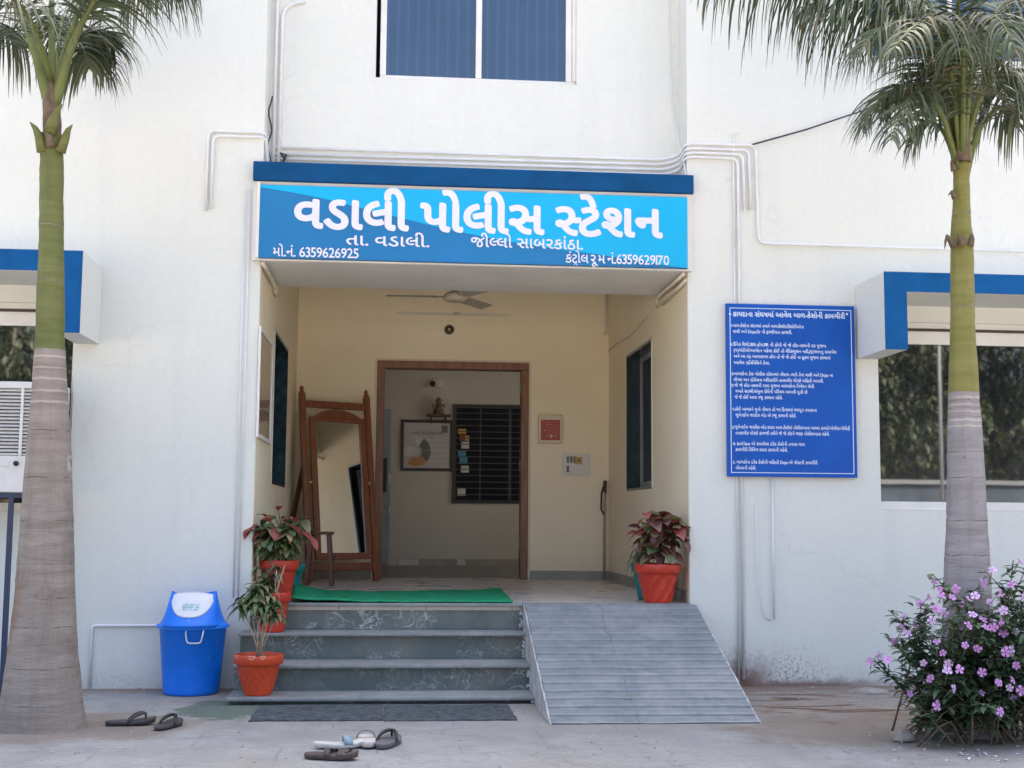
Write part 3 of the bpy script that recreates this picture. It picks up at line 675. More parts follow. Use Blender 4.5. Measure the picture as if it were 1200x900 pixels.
m = MB(); m.prism(pl+[(sr-.006, ZS0+.003), (sr-.006, ZS1-.002), (sl+.02, ZS1-.002)], lambda p, k: (p[0], SY-.002+.0015*k, p[1])); m.build('cyan_field', M['sign_cyan'], sg)
ty = SY-.004
text(sg, 'વડાલી પોલીસ સ્ટેશન', 346, 775, 266, 33, ty, M['letter'], .032, gap=.06, space=.22)
text(sg, 'તા. વડાલી.', 406, 503, 287, 11.5, ty, M['letter'], .014)
text(sg, 'જીલ્લો સાબરકાંઠા.', 552, 683, 289, 11.5, ty, M['letter'], .014)
text(sg, 'મો.નં. 6359626925', 320, 420, 300, 10, ty, M['letter'], .014, gap=.05)
text(sg, 'કંટ્રોલ રૂમ નં.6359629170', 663, 784, 307.5, 10, ty, M['letter'], .014, gap=.05, space=.16)

NY = -.045
nb = empty('notice_board', (3.8, -.04, 2.0), 'tall blue notice board with small white rules text on right wall', 'notice board')
na, nz = aty(851.5, 355.5, NY), aty(1002.5, 560, NY); nx0, nx1 = aty(852, 457, NY).x, aty(1003, 457, NY).x
m = MB(); m.box(nx0, nx1, NY, -.012, nz.z, na.z); m.build('board_panel', M['board_blue'], nb, .002)
m = MB(); q = .03; ee = .005; yb = NY-.0015
for a in (0,):
    X0, X1, Z0, Z1 = nx0+q*.8, nx1-q*.8, nz.z+q*.9, na.z-q
    m.box(X0, X1, yb, NY-.0005, Z0, Z0+ee); m.box(X0, X1, yb, NY-.0005, Z1-ee, Z1); m.box(X0, X0+ee, yb, NY-.0005, Z0+ee, Z1-ee); m.box(X1-ee, X1, yb, NY-.0005, Z0+ee, Z1-ee)
m.build('border_line', M['board_text'], nb)
for x in (nx0+.1, nx1-.1):
    m = MB(); m.box(x-.02, x+.02, -.012, -.001, nz.z+.1, na.z-.1); m.build('fixing_batten', M['frame_grey'], nb)
yl = NY-.002
text(nb, 'કાયદાના સંઘર્ષમાં આવેલ બાળ-કેસોની કામગીરી', 859, 990, 370.5, 5.2, yl, M['board_text'], .03, space=.3)
for u in (855.5, 992.5):
    p = aty(u, 368, yl); m = MB(); m.add([(p.x+.009*math.cos(a*.785), yl, p.z+.009*math.sin(a*.785)) for a in range(8)], [tuple(range(8))]); m.build('bullet_mark', M['board_text'], nb)
lines = [('૧.બાળ-કેસોના સંદર્ભમાં તમામે બાળ-કિશોર/કિશોરીઓના', 854, 942, 383), ('વાલી અને Dcpu/Sr ની ફરજીયાત હાજરી.', 857, 928, 390),
 ('૨.દૈનિક શિશે,SBR-ફોર્મ,FIR ની કોપી જે જે કોર્ટ-નકલની ૨૪ મુજબ', 854, 968, 405), ('(૫)ગોદીયો/આવેદન પહેલા કોઈ તો મેડિકલુસન નહીં,(૬)ગમનનુ સમાયેલ', 858, 980, 412),
 ('અને આ તંત્ર આયાસમય હોય તો જે જે કોઈ ના હુકમ મુજબ કરવાનાં', 858, 973, 419), ('આવેલ પ્રતિનિધિને દેવા.', 858, 902, 426.5),
 ('૩.બાળકોના કેસ પોલીસ સ્ટેશનમાં નોંધાય ત્યારે તેના વાલી અને Dcpu ના', 855, 976, 439.5), ('લીગલ અન પ્રોસેસના અધિકારીને તાત્કાલીક ધોરણે માહિતી આપવી.', 858, 965, 446.5),
 ('૪.જે જે કોર્ટ-નકલની ૨૪૯ મુજબ બાળકોના નિવેદન લેતી', 855, 954, 453), ('વખતે સાક્ષી/સંમુળ દીધેની પરિચય આપવી મૂકી છે', 860, 946, 460), ('જે જે કોઈ આવા રજૂ કરવાના રહેશે.', 859, 917, 467),
 ('૫.કોઈ બાળકને ગુનો નોંધાય તો ૧૫ દિવસમાં ભરપૂર તપાસના', 856, 957, 481), ('જુવેનાઈલ જસ્ટીસ બોર્ડ એ રજૂ કરવાની રહેશે.', 860, 933, 488),
 ('૬.જુવેનાઈલ જસ્ટીસ બોર્ડ દ્વારા બાળ-કેસોમાં પોલીસખાતા અવલા કાયદો/પોલીસ/નોંધીત્રી', 856, 998, 502), ('તાત્કાલીક ધોરણે કાળજી કરીને જે જે કોર્ટને જાણ પોલીસખાતા રહેશે.', 860, 972, 509),
 ('૭. 1st/Class એ સમાયેલા દરેક કેસોની તપાસ થાય', 857, 943, 521.5), ('કામગીરી વિલિંગ દ્વારા કરવાની રહેશે.', 860, 923, 528.5),
 ('૮. બાળકોના દરેક કેસોની માહિતી Dcpu એ પોસ્ટની કામગીરી', 857, 958, 543), ('નોંધવાની રહેશે.', 860, 886, 550)]
for s, a, b, v in lines: text(nb, s, a+2, min(b, 996), v, 3.3, yl, M['board_text'], .022, space=.3)

# ------------------------------------------------------------------ conduit pipes on the front
def pipe(pts, label, r=.011, bend=.06, mat='pipe', clips=(), name='conduit_pipe', cat='pipe', group='white conduit pipes on the front'):
    m = MB(); m.tube(rounded(pts, bend), r, 10); o = m.build(name, M[mat]); tag(o, label, cat, group)
    for p in clips:
        c = MB(); p = Vector(p); c.lathe([(r*1.35, -.008), (r*1.45, -.006), (r*1.45, .006), (r*1.35, .008)], (0,0,0), 10)
        c.v = [((p.x+v[2], p.y+v[1], p.z+v[0])) for v in c.v] if abs(p.y) < 10 and clips and len(pts) > 5 else [(p.x+v[0], p.y+v[1], p.z+v[2]) for v in c.v]
        c.build('clip', M[mat], o)
    return o
wy = -.014
ends = [(885.5, None), (877.5, 246), (870.5, 247), (864.5, 796)]
sides = ['topmost of the four pipes over the porch sign, running on to the far right', 'second pipe down over the porch sign, ending in a short drop on right wall', 'third pipe down over the porch sign, ending in a short drop on right wall', 'lowest of the four pipes over the porch sign, dropping behind the notice board']
for i in range(4):
    v0 = (173, 180.5, 186, 191.5)[i]; v1 = (187.5, 193, 199, 205)[i]; vf = (168.5, 174, 179, 184)[i]
    a = aty(330, v0, .237); b = aty(783, v1, .237); c = aty(815, vf, wy)
    zf = c.z; zr = max(b.z, BT+.018)
    za = max(a.z, BT+.018)
    pts = [(.05, .237, za), (2.93, .237, zr), (PW-.013, .20, zr+.03), (PW-.013, -.0, zf-.01), (PW+.03, wy, zf)]
    e = aty(ends[i][0], vf+2, wy); pts.append((e.x, wy, e.z))
    if i == 0:
        d = aty(889, 285, wy); pts += [(d.x, wy, d.z), (6.2, wy, d.z-.004)]
    else:
        d = aty(ends[i][0]+2, ends[i][1], wy); pts.append((d.x if i < 3 else e.x+.004, wy, d.z))
    pipe(pts, sides[i], .0105, .055)
def fpipe(uv, y, label, r=.010, bend=.05, **k): return pipe([tuple(aty(u, v, y)) for u, v in uv], label, r, bend, **k)
p = aty(861.5, 192, wy); q = aty(861.5, 796, wy)
pipe([(p.x-.012, wy+.003, p.z-.1), (p.x-.012, wy+.003, .03)], 'thin straight upright pipe left of the notice board, down to stained wall foot', .0055)
p = aty(905, 561, wy); q = aty(905, 726, wy)
pipe([(p.x, wy, p.z), (p.x, wy, q.z)], 'short thin upright pipe under the right part of the notice board', .007)
# left side
a = aty(241, 247, wy); b = aty(241, 153, wy)
pipe([(a.x, wy, a.z), (a.x, wy, b.z), (-.02, wy, b.z), (.012, .02, b.z-.01), (.014, .12, b.z-.1), (.02, .2, BT+.03)], 'outer of two hook shaped pipes on left wall beside the porch sign', .0105, .06)
pipe([(a.x+.035, wy, a.z+.02), (a.x+.035, wy, b.z-.034), (-.02, wy, b.z-.034), (.012, .02, b.z-.045), (.013, .1, b.z-.2), (.016, .16, BT+.03)], 'inner of two hook shaped pipes on left wall beside the porch sign', .0105, .055)
for i, (x, y, lab) in enumerate(((.045, .234, 'straight upright pipe in the corner left of the upper window'), (.085, .236, 'upright pipe in the upper left corner bending aside near the top'))):
    z2 = aty(322, 14, .237).z
    pts = [(x, y, BT+.006), (x, y, 6.5)] if i == 0 else [(x, y, BT+.006), (x, y, z2), (x+.06, y, z2+.07), (x+.16, y, z2+.09)]
    pipe(pts, lab, .0125, .05)
m = MB(); m.tube([(.02+.012*math.sin(k*1.3), .19+.02*math.cos(k), 3.66+k*.05) for k in range(12)], .006, 6); tag(m.build('cable_bundle', M['cable']), 'dark loose cable strand beside the corner pipes at the sign top left', 'cable')
m = MB(); p = Vector((.12, .225, BT+.1)); m.tube([p+Vector((0,0,-.03)), p, p+Vector((.02,-.01,.04)), p+Vector((-.02,-.02,.05)), p+Vector((.012,-.02,-.0))], .008, 6); tag(m.build('cable_tangle', M['cable']), 'small black cable tangle where the left pipes meet the sign top', 'cable')
for i, (uu, ul) in enumerate(((289.5, 271.5), (296, 276))):
    a, b = aty(uu, 222, wy), aty(ul, 700, wy); xx = (a.x+b.x)/2
    pipe([(xx, wy+.004, a.z), (xx, wy+.004, b.z)], ('left' if i == 0 else 'right')+'most of two thin upright pipes on left wall beside the porch corner', .0055, mat='pipe')
a = aty(105, 800, wy); b = aty(105, 733, wy); c = aty(264, 735, wy)
pipe([(a.x, wy, .01), (a.x, wy, b.z), (c.x, wy, b.z)], 'low bent pipe on left wall running behind the blue dustbin', .010, .03)
# in the porch
zz = SOF-.03
pipe([(PW-.04, -.03, zz+.01), (PW-.04, .35, zz), (PW-.04, .90, zz), (PW-.02, 1.0, zz-.06)], 'upper of two cream pipes under the beam at the right porch corner', .014, .04, 'pipe_cream', group='cream pipes under the beam')
pipe([(PW-.022, -.03, zz-.035), (PW-.022, .4, zz-.05), (PW-.022, .78, zz-.07)], 'lower of two cream pipes under the beam at the right porch corner', .013, .04, 'pipe_cream', group='cream pipes under the beam')
pipe([(.02, -.04, zz+.01), (.03, .12, zz), (.03, .85, zz), (.02, .93, zz-.05)], 'cream pipe under the beam at the left porch corner', .015, .04, 'pipe_cream', group='cream pipes under the beam')
a = aty(712, 345, PB-.02); b = aty(712, 390, PB-.02)
pipe([(PW-.03, PB-.02, CEIL-.002), (PW-.03, PB-.02, b.z+.0), (PW-.06, PB-.02, b.z-.02)], 'short cream pipe high in the right back corner of the porch', .012, .03, 'pipe_cream', group='cream pipes under the beam')
m = MB(); m.tube([(PW-.012, PB-.03, 2.82), (PW-.010, 2.9, 2.83), (PW-.012, 2.3, 2.80), (PW-.012, 1.7, 2.84), (PW-.012, 1.2, 2.86)], .005, 6); tag(m.build('wall_cable', M['pipe_cream']), 'thin pale cable sagging along the right porch wall above the window', 'cable')
a, b = aty(465, 366.5, PB-.012), aty(598, 369.5, PB-.012)
m = MB(); m.box(a.x, b.x, PB-.018, PB-.001, a.z-.012, a.z+.012); o = m.build('wall_conduit', M['pipe_cream'], None, .003); tag(o, 'flat cream cable channel on the back wall below the fan', 'cable channel')
p = aty(535, 367.5, PB); m = MB(); m.box(p.x-.03, p.x+.03, PB-.024, PB-.0185, a.z-.01, a.z+.02); m.build('cover_cap', M['fan'], o, .002)

# overhead wires
m = MB(); A = aty(876, 171, wy); Bq = aty(1010, 130, -.05); Cq = aty(1062, 108, -.02)
m.tube([A, A.lerp(Bq, .5)-Vector((0,0,.012)), Bq, Cq], .006, 6); tag(m.build('overhead_wire', M['cable']), 'dark wire rising from the pipe bend towards the right palm', 'wire')
m = MB(); q = [aty(u, v, .236) for u, v in ((783, -30), (784, 30), (786, 80), (787, 115), (791, 150))]; m.tube(q+[Vector((PW-.012, .05, aty(800,190,0).z)), Vector((PW-.012, -.02, BT+.01))], .005, 6); tag(m.build('hanging_wire', M['pipe']), 'thin grey wire hanging down the wall right of upper window', 'wire')
m = MB(); a = aty(887, 600, wy); q = [aty(u, v, wy) for u, v in ((886, 590), (887, 640), (889, 690), (896, 722), (903, 727))]; m.tube(q, .005, 6); tag(m.build('looped_wire', M['pipe']), 'thin white wire hanging in a loop below the notice board', 'wire')
m = MB(); q = [aty(u, v, wy) for u, v in ((860, 157), (859.5, 180), (860, 240), (861, 290))]; m.tube([q[0]+Vector((.05,0,.01))]+q, .0055, 6); tag(m.build('drop_wire', M['pipe']), 'thin white wire dropping across the pipe bends on right wall', 'wire')

# ------------------------------------------------------------------ palms
def trunk(parent, rows, yp, mat, scar, dark, wobble=.018, name='trunk'):
    prof = []
    for ul, ur, v in rows:
        a, b = aty(ul, v, yp), aty(ur, v, yp); prof.append(((a.z+b.z)/2, (a.x+b.x)/2, (b.x-a.x)/2))
    prof.sort(); z0 = prof[0][0]; z1 = prof[-1][0]
    def at(z):
        for i in range(len(prof)-1):
            if z <= prof[i+1][0] or i == len(prof)-2:
                t = (z-prof[i][0])/(prof[i+1][0]-prof[i][0]); t = max(0, min(1, t)); return prof[i][1]*(1-t)+prof[i+1][1]*t, prof[i][2]*(1-t)+prof[i+1][2]*t
    zs = set(); z = z0
    while z < z1: zs.add(round(z, 4)); z += .03
    zs.add(z1)
    bands = []
    for zz, h, mi in [(q, .011, 1) for q in scar]+[(q, .006, 2) for q in dark]:
        for e in (-h*.5-.002, -h*.5, h*.5, h*.5+.002): zs.add(round(zz+e, 4))
        bands.append((zz, h, mi))
    zs = sorted(zs); n = 36; vs = []; fs = []; ms = []
    for z in zs:
        x, r = at(z)
        for k in range(n):
            a = 2*math.pi*k/n; ca, sa = math.cos(a), math.sin(a)
            rr = r*(1+wobble*2*mnoise.noise((ca*1.2, sa*1.2, z*2.5)))+.004*mnoise.noise((ca*4, sa*4, z*14))+.0025*mnoise.noise((ca*9, sa*9, z*30))+(.03*max(0, 1-z/.18)*mnoise.noise((ca*3.5, sa*3.5, 3)) if z < .18 else 0)
            tw = .006*mnoise.noise((ca*2, sa*2, z*.7+9))
            vs.append((x+rr*ca, yp+rr*sa, z+tw))
    for i in range(len(zs)-1):
        zc = (zs[i]+zs[i+1])/2; mi = 0
        for zz, h, q in bands:
            if abs(zc-zz) < h*.5: mi = q
        for k in range(n): fs.append((i*n+k, i*n+(k+1)%n, (i+1)*n+(k+1)%n, (i+1)*n+k)); ms.append(mi)
    m = MB(); m.add(vs, fs, 0, True); m.m = ms
    return m.build(name, [mat, M['scar'], M['scar_dark']], parent)

def bez(P0, P1, P2, P3, t): s = 1-t; return P0*s**3 + P1*3*s*s*t + P2*3*s*t*t + P3*t**3
def frond(parent, pts, n, ll, seed, start=.22, pale=.15, petr=.022, hang=1.0, mat='frond', wid=.0155, base_mat='petiole'):
    n = int(n*1.15); hang *= 1.15; ll *= 1.08
    rg = random.Random(seed); P4 = [Vector(p) for p in pts]; m = MB()
    cp = [bez(*P4, k/14) for k in range(15)]
    m.tube(cp, [petr*(1-.86*(k/14)**.7)*(.55 if k == 0 else (.85 if k == 1 else 1)) for k in range(15)], 7, 0)
    for k in range(n):
        t = start+(1-start)*(k+rg.random()*.6)/n; p = bez(*P4, min(t, 1)); q = bez(*P4, min(t+.02, 1.02)); tg = (q-p).normalized()
        sd = tg.cross(Vector((0,0,1)))
        if sd.length < .15: sd = Vector((1,0,0))
        sd.normalize(); u = sd.cross(tg)
        env = math.sin(math.pi*min(1, .18+.8*(t-start)/(1-start)))**.6
        for s in (-1, 1):
            L = ll*env*rg.uniform(.78, 1.1); dirn = (sd*s*rg.uniform(.55, .9)+tg*rg.uniform(.35, .7)+u*rg.uniform(-.1, .5)).normalized()
            hg = hang*rg.uniform(.7, 1.35); N = 5; vs = []; w0 = wid*rg.uniform(.75, 1.15)
            side = (tg - dirn*tg.dot(dirn)).normalized(); tw = rg.uniform(-.5, .5)
            side = (side*math.cos(tw)+dirn.cross(side)*math.sin(tw))
            pos = p.copy(); d = dirn.copy(); step = L/N
            for i in range(N+1):
                f = i/N; w = w0*.5*(1-f**2.2)*(.55+.45*min(1, f*5))+.0007
                vs += [pos-side*w, pos+side*w]
                d = (d+Vector((0,0,-1))*hg*.42*(0.4+f)).normalized(); pos = pos+d*step
            m.add(vs, [(2*i, 2*i+1, 2*i+3, 2*i+2) for i in range(N)], 3 if rg.random() < .05 else (2 if rg.random() < pale else 1), True)
    return m.build('frond', [M[base_mat], M[mat], M['frond_pale'], M['frond_dry']], parent)

# left palm
ypL = -1.60
pL = empty('palm_tree', (aty(50, 862, ypL).x, ypL, 0), 'left palm tree with thick swollen trunk standing near the blue dustbin', 'palm tree', 'palm trees before the station')
rowsL = [(-6,103,868),(-5,102.5,858),(0,99,833),(5,96,800),(10,91,766),(13.5,88.5,733),(17.5,87,700),(23,86,640),(25.5,85.5,600),(30.5,84,540),(35.5,80,480),(38.3,78,440),(40.5,76.5,410)]
zL = lambda v: aty(60, v, ypL).z
trunk(pL, rowsL, ypL, M['bark_left'], [zL(v) for v in (419, 432, 445, 459, 472)], [zL(v) for v in (505, 560, 610, 660, 700, 733, 780, 822)])
trunk(pL, [(40.3,76.2,411),(41.5,75,398),(42.5,76,360),(45.5,74.5,300),(46.3,74,250),(47,74.5,200),(47,73.5,158)], ypL, M['shaft_left'], [], [zL(330), zL(265)], .01, 'crownshaft')
trunk(pL, [(50.5,72,170),(50.5,71.5,150),(50,70.5,128),(51,70,110),(53,68,90)], ypL, M['husk'], [], [], .04, 'inner_shaft')
def px(u, v, y): return aty(u, v, y)
def husk(parent, pts, w, mat='shaft_left', th=.012):
    m = MB(); m.tube([px(*p) for p in pts], [w*(1-.92*(i/(len(pts)-1))**1.3) for i in range(len(pts))], 8); return m.build('sheath_stub', M[mat], parent)
husk(pL, [(50, 178, ypL-.04), (46, 160, ypL-.06), (41, 150, ypL-.07), (35, 143, ypL-.08)], .034); husk(pL, [(70, 178, ypL-.04), (76, 163, ypL-.05), (80, 152, ypL-.06), (85, 146, ypL-.06)], .034)
husk(pL, [(60, 172, ypL-.075), (58, 160, ypL-.085), (52, 153, ypL-.09)], .03, 'husk'); husk(pL, [(58, 158, ypL-.05), (63, 140, ypL-.06), (68, 128, ypL-.08), (73, 122, ypL-.09)], .04, 'shaft_left')
cL = (61, 118, ypL)
F = lambda par, seed, a, b, c, d, **k: frond(par, [px(*a), px(*b), px(*c), px(*d)], k.pop('n', 46), k.pop('ll', .50), seed, **k)
F(pL, 1, (58,128,ypL), (45,60,ypL-.05), (25,0,ypL-.1), (-60,-150,ypL-.2), petr=.042, start=.55, n=50)
F(pL, 2, (65,128,ypL), (76,60,ypL-.08), (98,0,ypL-.2), (190,-110,ypL-.5), petr=.040, start=.50, n=60)
F(pL, 3, (61,126,ypL+.03), (61,60,ypL+.05), (60,0,ypL+.1), (60,-260,ypL+.2), petr=.034, start=.6)
F(pL, 4, (64,110,ypL+.02), (80,40,ypL+.15), (108,15,ypL+.25), (135,60,ypL+.35), start=.30, n=56, ll=.46, hang=1.3)
F(pL, 5, (59,110,ypL+.02), (40,44,ypL+.15), (8,14,ypL+.25), (-25,50,ypL+.3), start=.30, n=52, ll=.46, hang=1.3)
F(pL, 6, (60,95,ypL-.05), (40,10,ypL-.35), (10,-30,ypL-.7), (-40,-10,ypL-1.0), n=44)
F(pL, 7, (64,110,ypL+.02), (90,0,ypL+.3), (150,-50,ypL+.6), (215,-30,ypL+.8), n=60, ll=.55, hang=1.4, start=.35)
F(pL, 8, (61,110,ypL+.03), (75,20,ypL+.3), (74,0,ypL+.5), (72,40,ypL+.65), n=48, ll=.45, hang=1.2, start=.35)
F(pL, 9, (62,110,ypL), (100,-60,ypL-.15), (160,-75,ypL-.3), (225,-35,ypL-.4), n=60, ll=.52, hang=1.6, start=.4)
F(pL, 10, (63,110,ypL+.03), (84,50,ypL+.2), (100,40,ypL+.3), (104,80,ypL+.4), n=44, ll=.40, hang=1.3, start=.38)

# right palm
ypR = -2.05
pR = empty('palm_tree', (aty(1133, 866, ypR).x, ypR, 0), 'right palm tree with slender trunk rising out of the flowering shrub', 'palm tree', 'palm trees before the station')
rowsR = [(1101,1168,868),(1103,1165,800),(1105,1161,740),(1107,1160,690),(1109,1157.5,650),(1110.8,1155.5,620),(1111.5,1152.7,560),(1112,1148.5,500),(1112.3,1146,470),(1112.5,1145.7,459)]
zR = lambda v: aty(1130, v, ypR).z
trunk(pR, rowsR, ypR, M['bark_right'], [zR(v) for v in (466.5, 475, 483, 493, 500)], [zR(v) for v in (470, 479, 489, 530, 560, 610, 650, 700)])
trunk(pR, [(1112.4,1146,460),(1112.8,1145.6,450),(1114,1144,420),(1114.8,1141,380),(1115,1140.5,330),(1115,1140,300),(1115.5,1139.5,276)], ypR, M['shaft_right'], [], [zR(360)], .01, 'crownshaft')
trunk(pR, [(1115,1140,283),(1116,1137,262),(1117,1136,240),(1118,1135,215),(1117,1137,190),(1116,1138,172)], ypR, M['shaft_right'], [], [zR(250)], .03, 'inner_shaft')
husk(pR, [(1118, 290, ypR-.06), (1114, 282, ypR-.07), (1110, 277, ypR-.08), (1108, 283, ypR-.085), (1107, 292, ypR-.09)], .02, 'husk'); husk(pR, [(1136, 288, ypR-.05), (1139, 280, ypR-.06), (1140, 274, ypR-.06)], .026, 'husk'); husk(pR, [(1128, 286, ypR-.07), (1126, 279, ypR-.08), (1122, 275, ypR-.09)], .03, 'husk')
husk(pR, [(1119, 232, ypR-.05), (1115, 225, ypR-.06), (1111, 229, ypR-.07)], .018, 'husk'); husk(pR, [(1118, 200, ypR-.05), (1116, 192, ypR-.05), (1114, 188, ypR-.06)], .02, 'husk')
trunk(pR, [(1119,1137,190),(1121,1135,150),(1121.5,1134.5,110),(1122.5,1133.5,70),(1124,1132,20)], ypR-.06, M['husk'], [], [], .02, 'spear_sheath')
F(pR, 21, (1124,215,ypR+.01), (1112,140,ypR-.03), (1100,100,ypR-.1), (1085,40,ypR-.3), petr=.028, n=20, start=.62, ll=.4)
F(pR, 22, (1131,215,ypR+.01), (1142,140,ypR+.05), (1168,95,ypR+.1), (1222,150,ypR+.2), petr=.028, n=40, start=.34, ll=.46, hang=1.0)
F(pR, 23, (1126,190,ypR+.05), (1085,-45,ypR+.25), (960,-70,ypR+.45), (815,-28,ypR+.7), n=50, ll=.74, hang=1.9, start=.34)
F(pR, 24, (1124,190,ypR+.03), (1090,10,ypR+.05), (1030,-40,ypR+.1), (940,10,ypR+.2), n=46, ll=.62, hang=1.5, start=.36)
F(pR, 25, (1125,190,ypR-.04), (1115,20,ypR-.4), (1095,-10,ypR-.7), (1045,60,ypR-1.0), n=38, ll=.42, pale=.30, hang=1.4)
F(pR, 26, (1129,190,ypR-.04), (1140,10,ypR-.4), (1160,-20,ypR-.7), (1190,60,ypR-.9), n=38, ll=.42, pale=.30, hang=1.4)
F(pR, 27, (1130,190,ypR+.02), (1165,0,ypR+.2), (1230,-20,ypR+.3), (1290,60,ypR+.4), n=42, ll=.6, hang=1.5)
F(pR, 28, (1126,190,ypR+.03), (1118,55,ypR+.25), (1104,45,ypR+.4), (1086,135,ypR+.5), n=34, ll=.40, hang=1.1)
F(pR, 29, (1129,190,ypR+.03), (1146,60,ypR+.25), (1170,60,ypR+.4), (1188,150,ypR+.5), n=38, ll=.42, hang=1.1)
F(pR, 30, (1123,200,ypR+.01), (1106,95,ypR), (1058,60,ypR-.05), (1010,150,ypR-.1), n=46, ll=.46, hang=.9, start=.28)
F(pR, 31, (1127,190,ypR-.02), (1122,20,ypR-.2), (1120,-60,ypR-.6), (1130,-30,ypR-1.1), n=40, ll=.55, pale=.3, hang=1.4)
F(pR, 32, (1128,190,ypR-.06), (1129,60,ypR-.35), (1130,20,ypR-.6), (1126,60,ypR-.8), n=30, ll=.34, pale=.4, hang=1.2)
F(pR, 33, (1123,198,ypR-.03), (1100,95,ypR-.2), (1068,75,ypR-.3), (1044,165,ypR-.4), n=42, ll=.40, pale=.15, hang=.9)
F(pR, 34, (1126,190,ypR+.02), (1070,-30,ypR+.1), (1010,-60,ypR+.15), (930,-50,ypR+.2), n=44, ll=.72, hang=1.8, start=.36)
F(pR, 38, (1128,190,ypR+.02), (1140,0,ypR+.2), (1185,-40,ypR+.4), (1255,15,ypR+.5), n=48, ll=.66, hang=1.6, start=.36)
F(pR, 39, (1126,190,ypR+.02), (1114,0,ypR+.2), (1090,-30,ypR+.35), (1030,20,ypR+.5), n=46, ll=.60, hang=1.6, start=.36)
F(pR, 36, (1129,195,ypR), (1145,80,ypR-.1), (1180,55,ypR-.2), (1205,120,ypR-.25), n=42, ll=.44, hang=1.0, start=.3)
F(pR, 37, (1126,190,ypR), (1105,20,ypR-.1), (1060,-20,ypR-.2), (1000,70,ypR-.3), n=46, ll=.50, hang=1.2, start=.34)
F(pR, 35, (1122,200,ypR), (1108,140,ypR+.05), (1085,120,ypR+.1), (1066,175,ypR+.15), n=26, ll=.30, hang=.9, start=.34, petr=.02)

# ------------------------------------------------------------------ flowering shrub at the right palm
def flower(mb, p, nrm, r, eye, petal, rg):
    nrm = nrm.normalized(); a = nrm.cross(Vector((0,0,1)))
    if a.length < .1: a = Vector((1,0,0))
    a.normalize(); b = nrm.cross(a); ph = rg.uniform(0, 6)
    for k in range(5):
        an = ph+k*2*math.pi/5; d = a*math.cos(an)+b*math.sin(an); s = a*-math.sin(an)+b*math.cos(an)
        cup = r*rg.uniform(-.32, .22); ww = rg.uniform(.36, .46); tl_ = r*rg.uniform(.9, 1.08); vs = [p, p+d*tl_*.42-s*r*.24+nrm*.003, p+d*tl_*.84-s*r*ww-nrm*cup*.8, p+d*tl_*1.0-nrm*cup, p+d*tl_*.88+s*r*ww-nrm*cup*.7, p+d*tl_*.42+s*r*.24+nrm*.003]
        mb.add(vs, [(0,1,2,3),(0,3,4,5)], petal, True)
    vs = [p+nrm*.003+(a*math.cos(q*1.05)+b*math.sin(q*1.05))*r*.13 for q in range(6)]; mb.add(vs, [tuple(range(6))], eye)
bx = empty('periwinkle_shrub', (4.05, -2.15, 0), 'bushy pink flowering shrub round the foot of the right palm', 'shrub')
rg = random.Random(44)
stems = MB(); lf = MB(); tips = []
targets = []
hull = [(1022,775),(1040,745),(1075,735),(1046,715),(1062,790),(1085,715),(1100,690),(1093,675),(1118,720),(1130,745),(1150,735),(1165,715),(1190,655),(1185,700),(1205,690),(1150,770),(1110,760),(1085,770),(1060,810),(1075,830),(1100,800),(1130,800),(1165,790),(1200,770),(1210,735),(1180,825),(1210,820),(1150,830),(1230,760),(1240,700),(1260,780),(1225,690),(1250,660),(1120,830),(1195,850),(1170,745),(1140,712),(1172,690),(1205,668),(1108,738),(1125,770),(1145,795),(1185,770),(1220,800),(1160,760),(1098,760),(1190,735),(1210,845),(1135,850),(1110,700),(1052,760),(1070,752)]
for (u, v) in hull:
    y = -2.15+rg.uniform(-.55, .5)
    if u < 1090: y = -2.3+rg.uniform(-.3, .3)
    tip = aty(u+rg.uniform(-3, 3), v+rg.uniform(-3, 3), y)
    if tip.z < .1: tip.z = .12+rg.random()*.08
    root = Vector((4.05+rg.uniform(-.34, .55)+(.25 if u > 1180 else 0), -2.25+rg.uniform(-.15, .3), 0))
    mid = root.lerp(tip, .5)+Vector((rg.uniform(-.05,.05)+(.10 if u < 1080 else 0), rg.uniform(-.06,.04), rg.uniform(.0,.10)-(.08 if u < 1080 else 0)))
    pts = [root*(1-t)**2+mid*2*t*(1-t)+tip*t*t for t in [k/9 for k in range(10)]]
    stems.tube(pts, [.007*(1-.6*k/9) for k in range(10)], 5)
    tg = (pts[-1]-pts[-2]).normalized(); tips.append((tip, tg, u, v))
    nl = int((tip-root).length*(110 if u > 1090 else 105))
    dense = u > 1090
    for k in range(nl):
        t = rg.uniform(.32 if dense else .55, 1.0) if k % 4 else rg.uniform(.15, .6); i = min(8, int(t*9)); p = pts[i].lerp(pts[i+1], t*9-i) if i < 9 else tip
        an = rg.uniform(0, 6.28); d = Vector((math.cos(an), math.sin(an), rg.uniform(-.1, .7)))
        lf.leaf(p, d, rg.uniform(.05, .088), rg.uniform(.026, .040), rg.uniform(.1, .5), n=3, mi=1 if rg.random() < .28 else 0)
    for q in range(rg.randint(3, 5)):    # side twigs with leaf pairs
        t = rg.uniform(.4, .85); i = min(8, int(t*9)); p = pts[i]; an = rg.uniform(0, 6.28); d = Vector((math.cos(an)*.7, math.sin(an)*.7, rg.uniform(.2, .9))).normalized()
        L = rg.uniform(.08, .2) if dense else rg.uniform(.05, .12); stems.tube([p, p+d*L*.5+Vector((0,0,.01)), p+d*L], [.0035, .003, .002], 4)
        for k in range(int(L*110)):
            f = rg.random(); an = rg.uniform(0, 6.28); lf.leaf(p+d*L*f, Vector((math.cos(an), math.sin(an), rg.uniform(-.2, .6))), rg.uniform(.045, .08), rg.uniform(.024, .038), rg.uniform(.1, .5), n=3, mi=1 if rg.random() < .28 else 0)
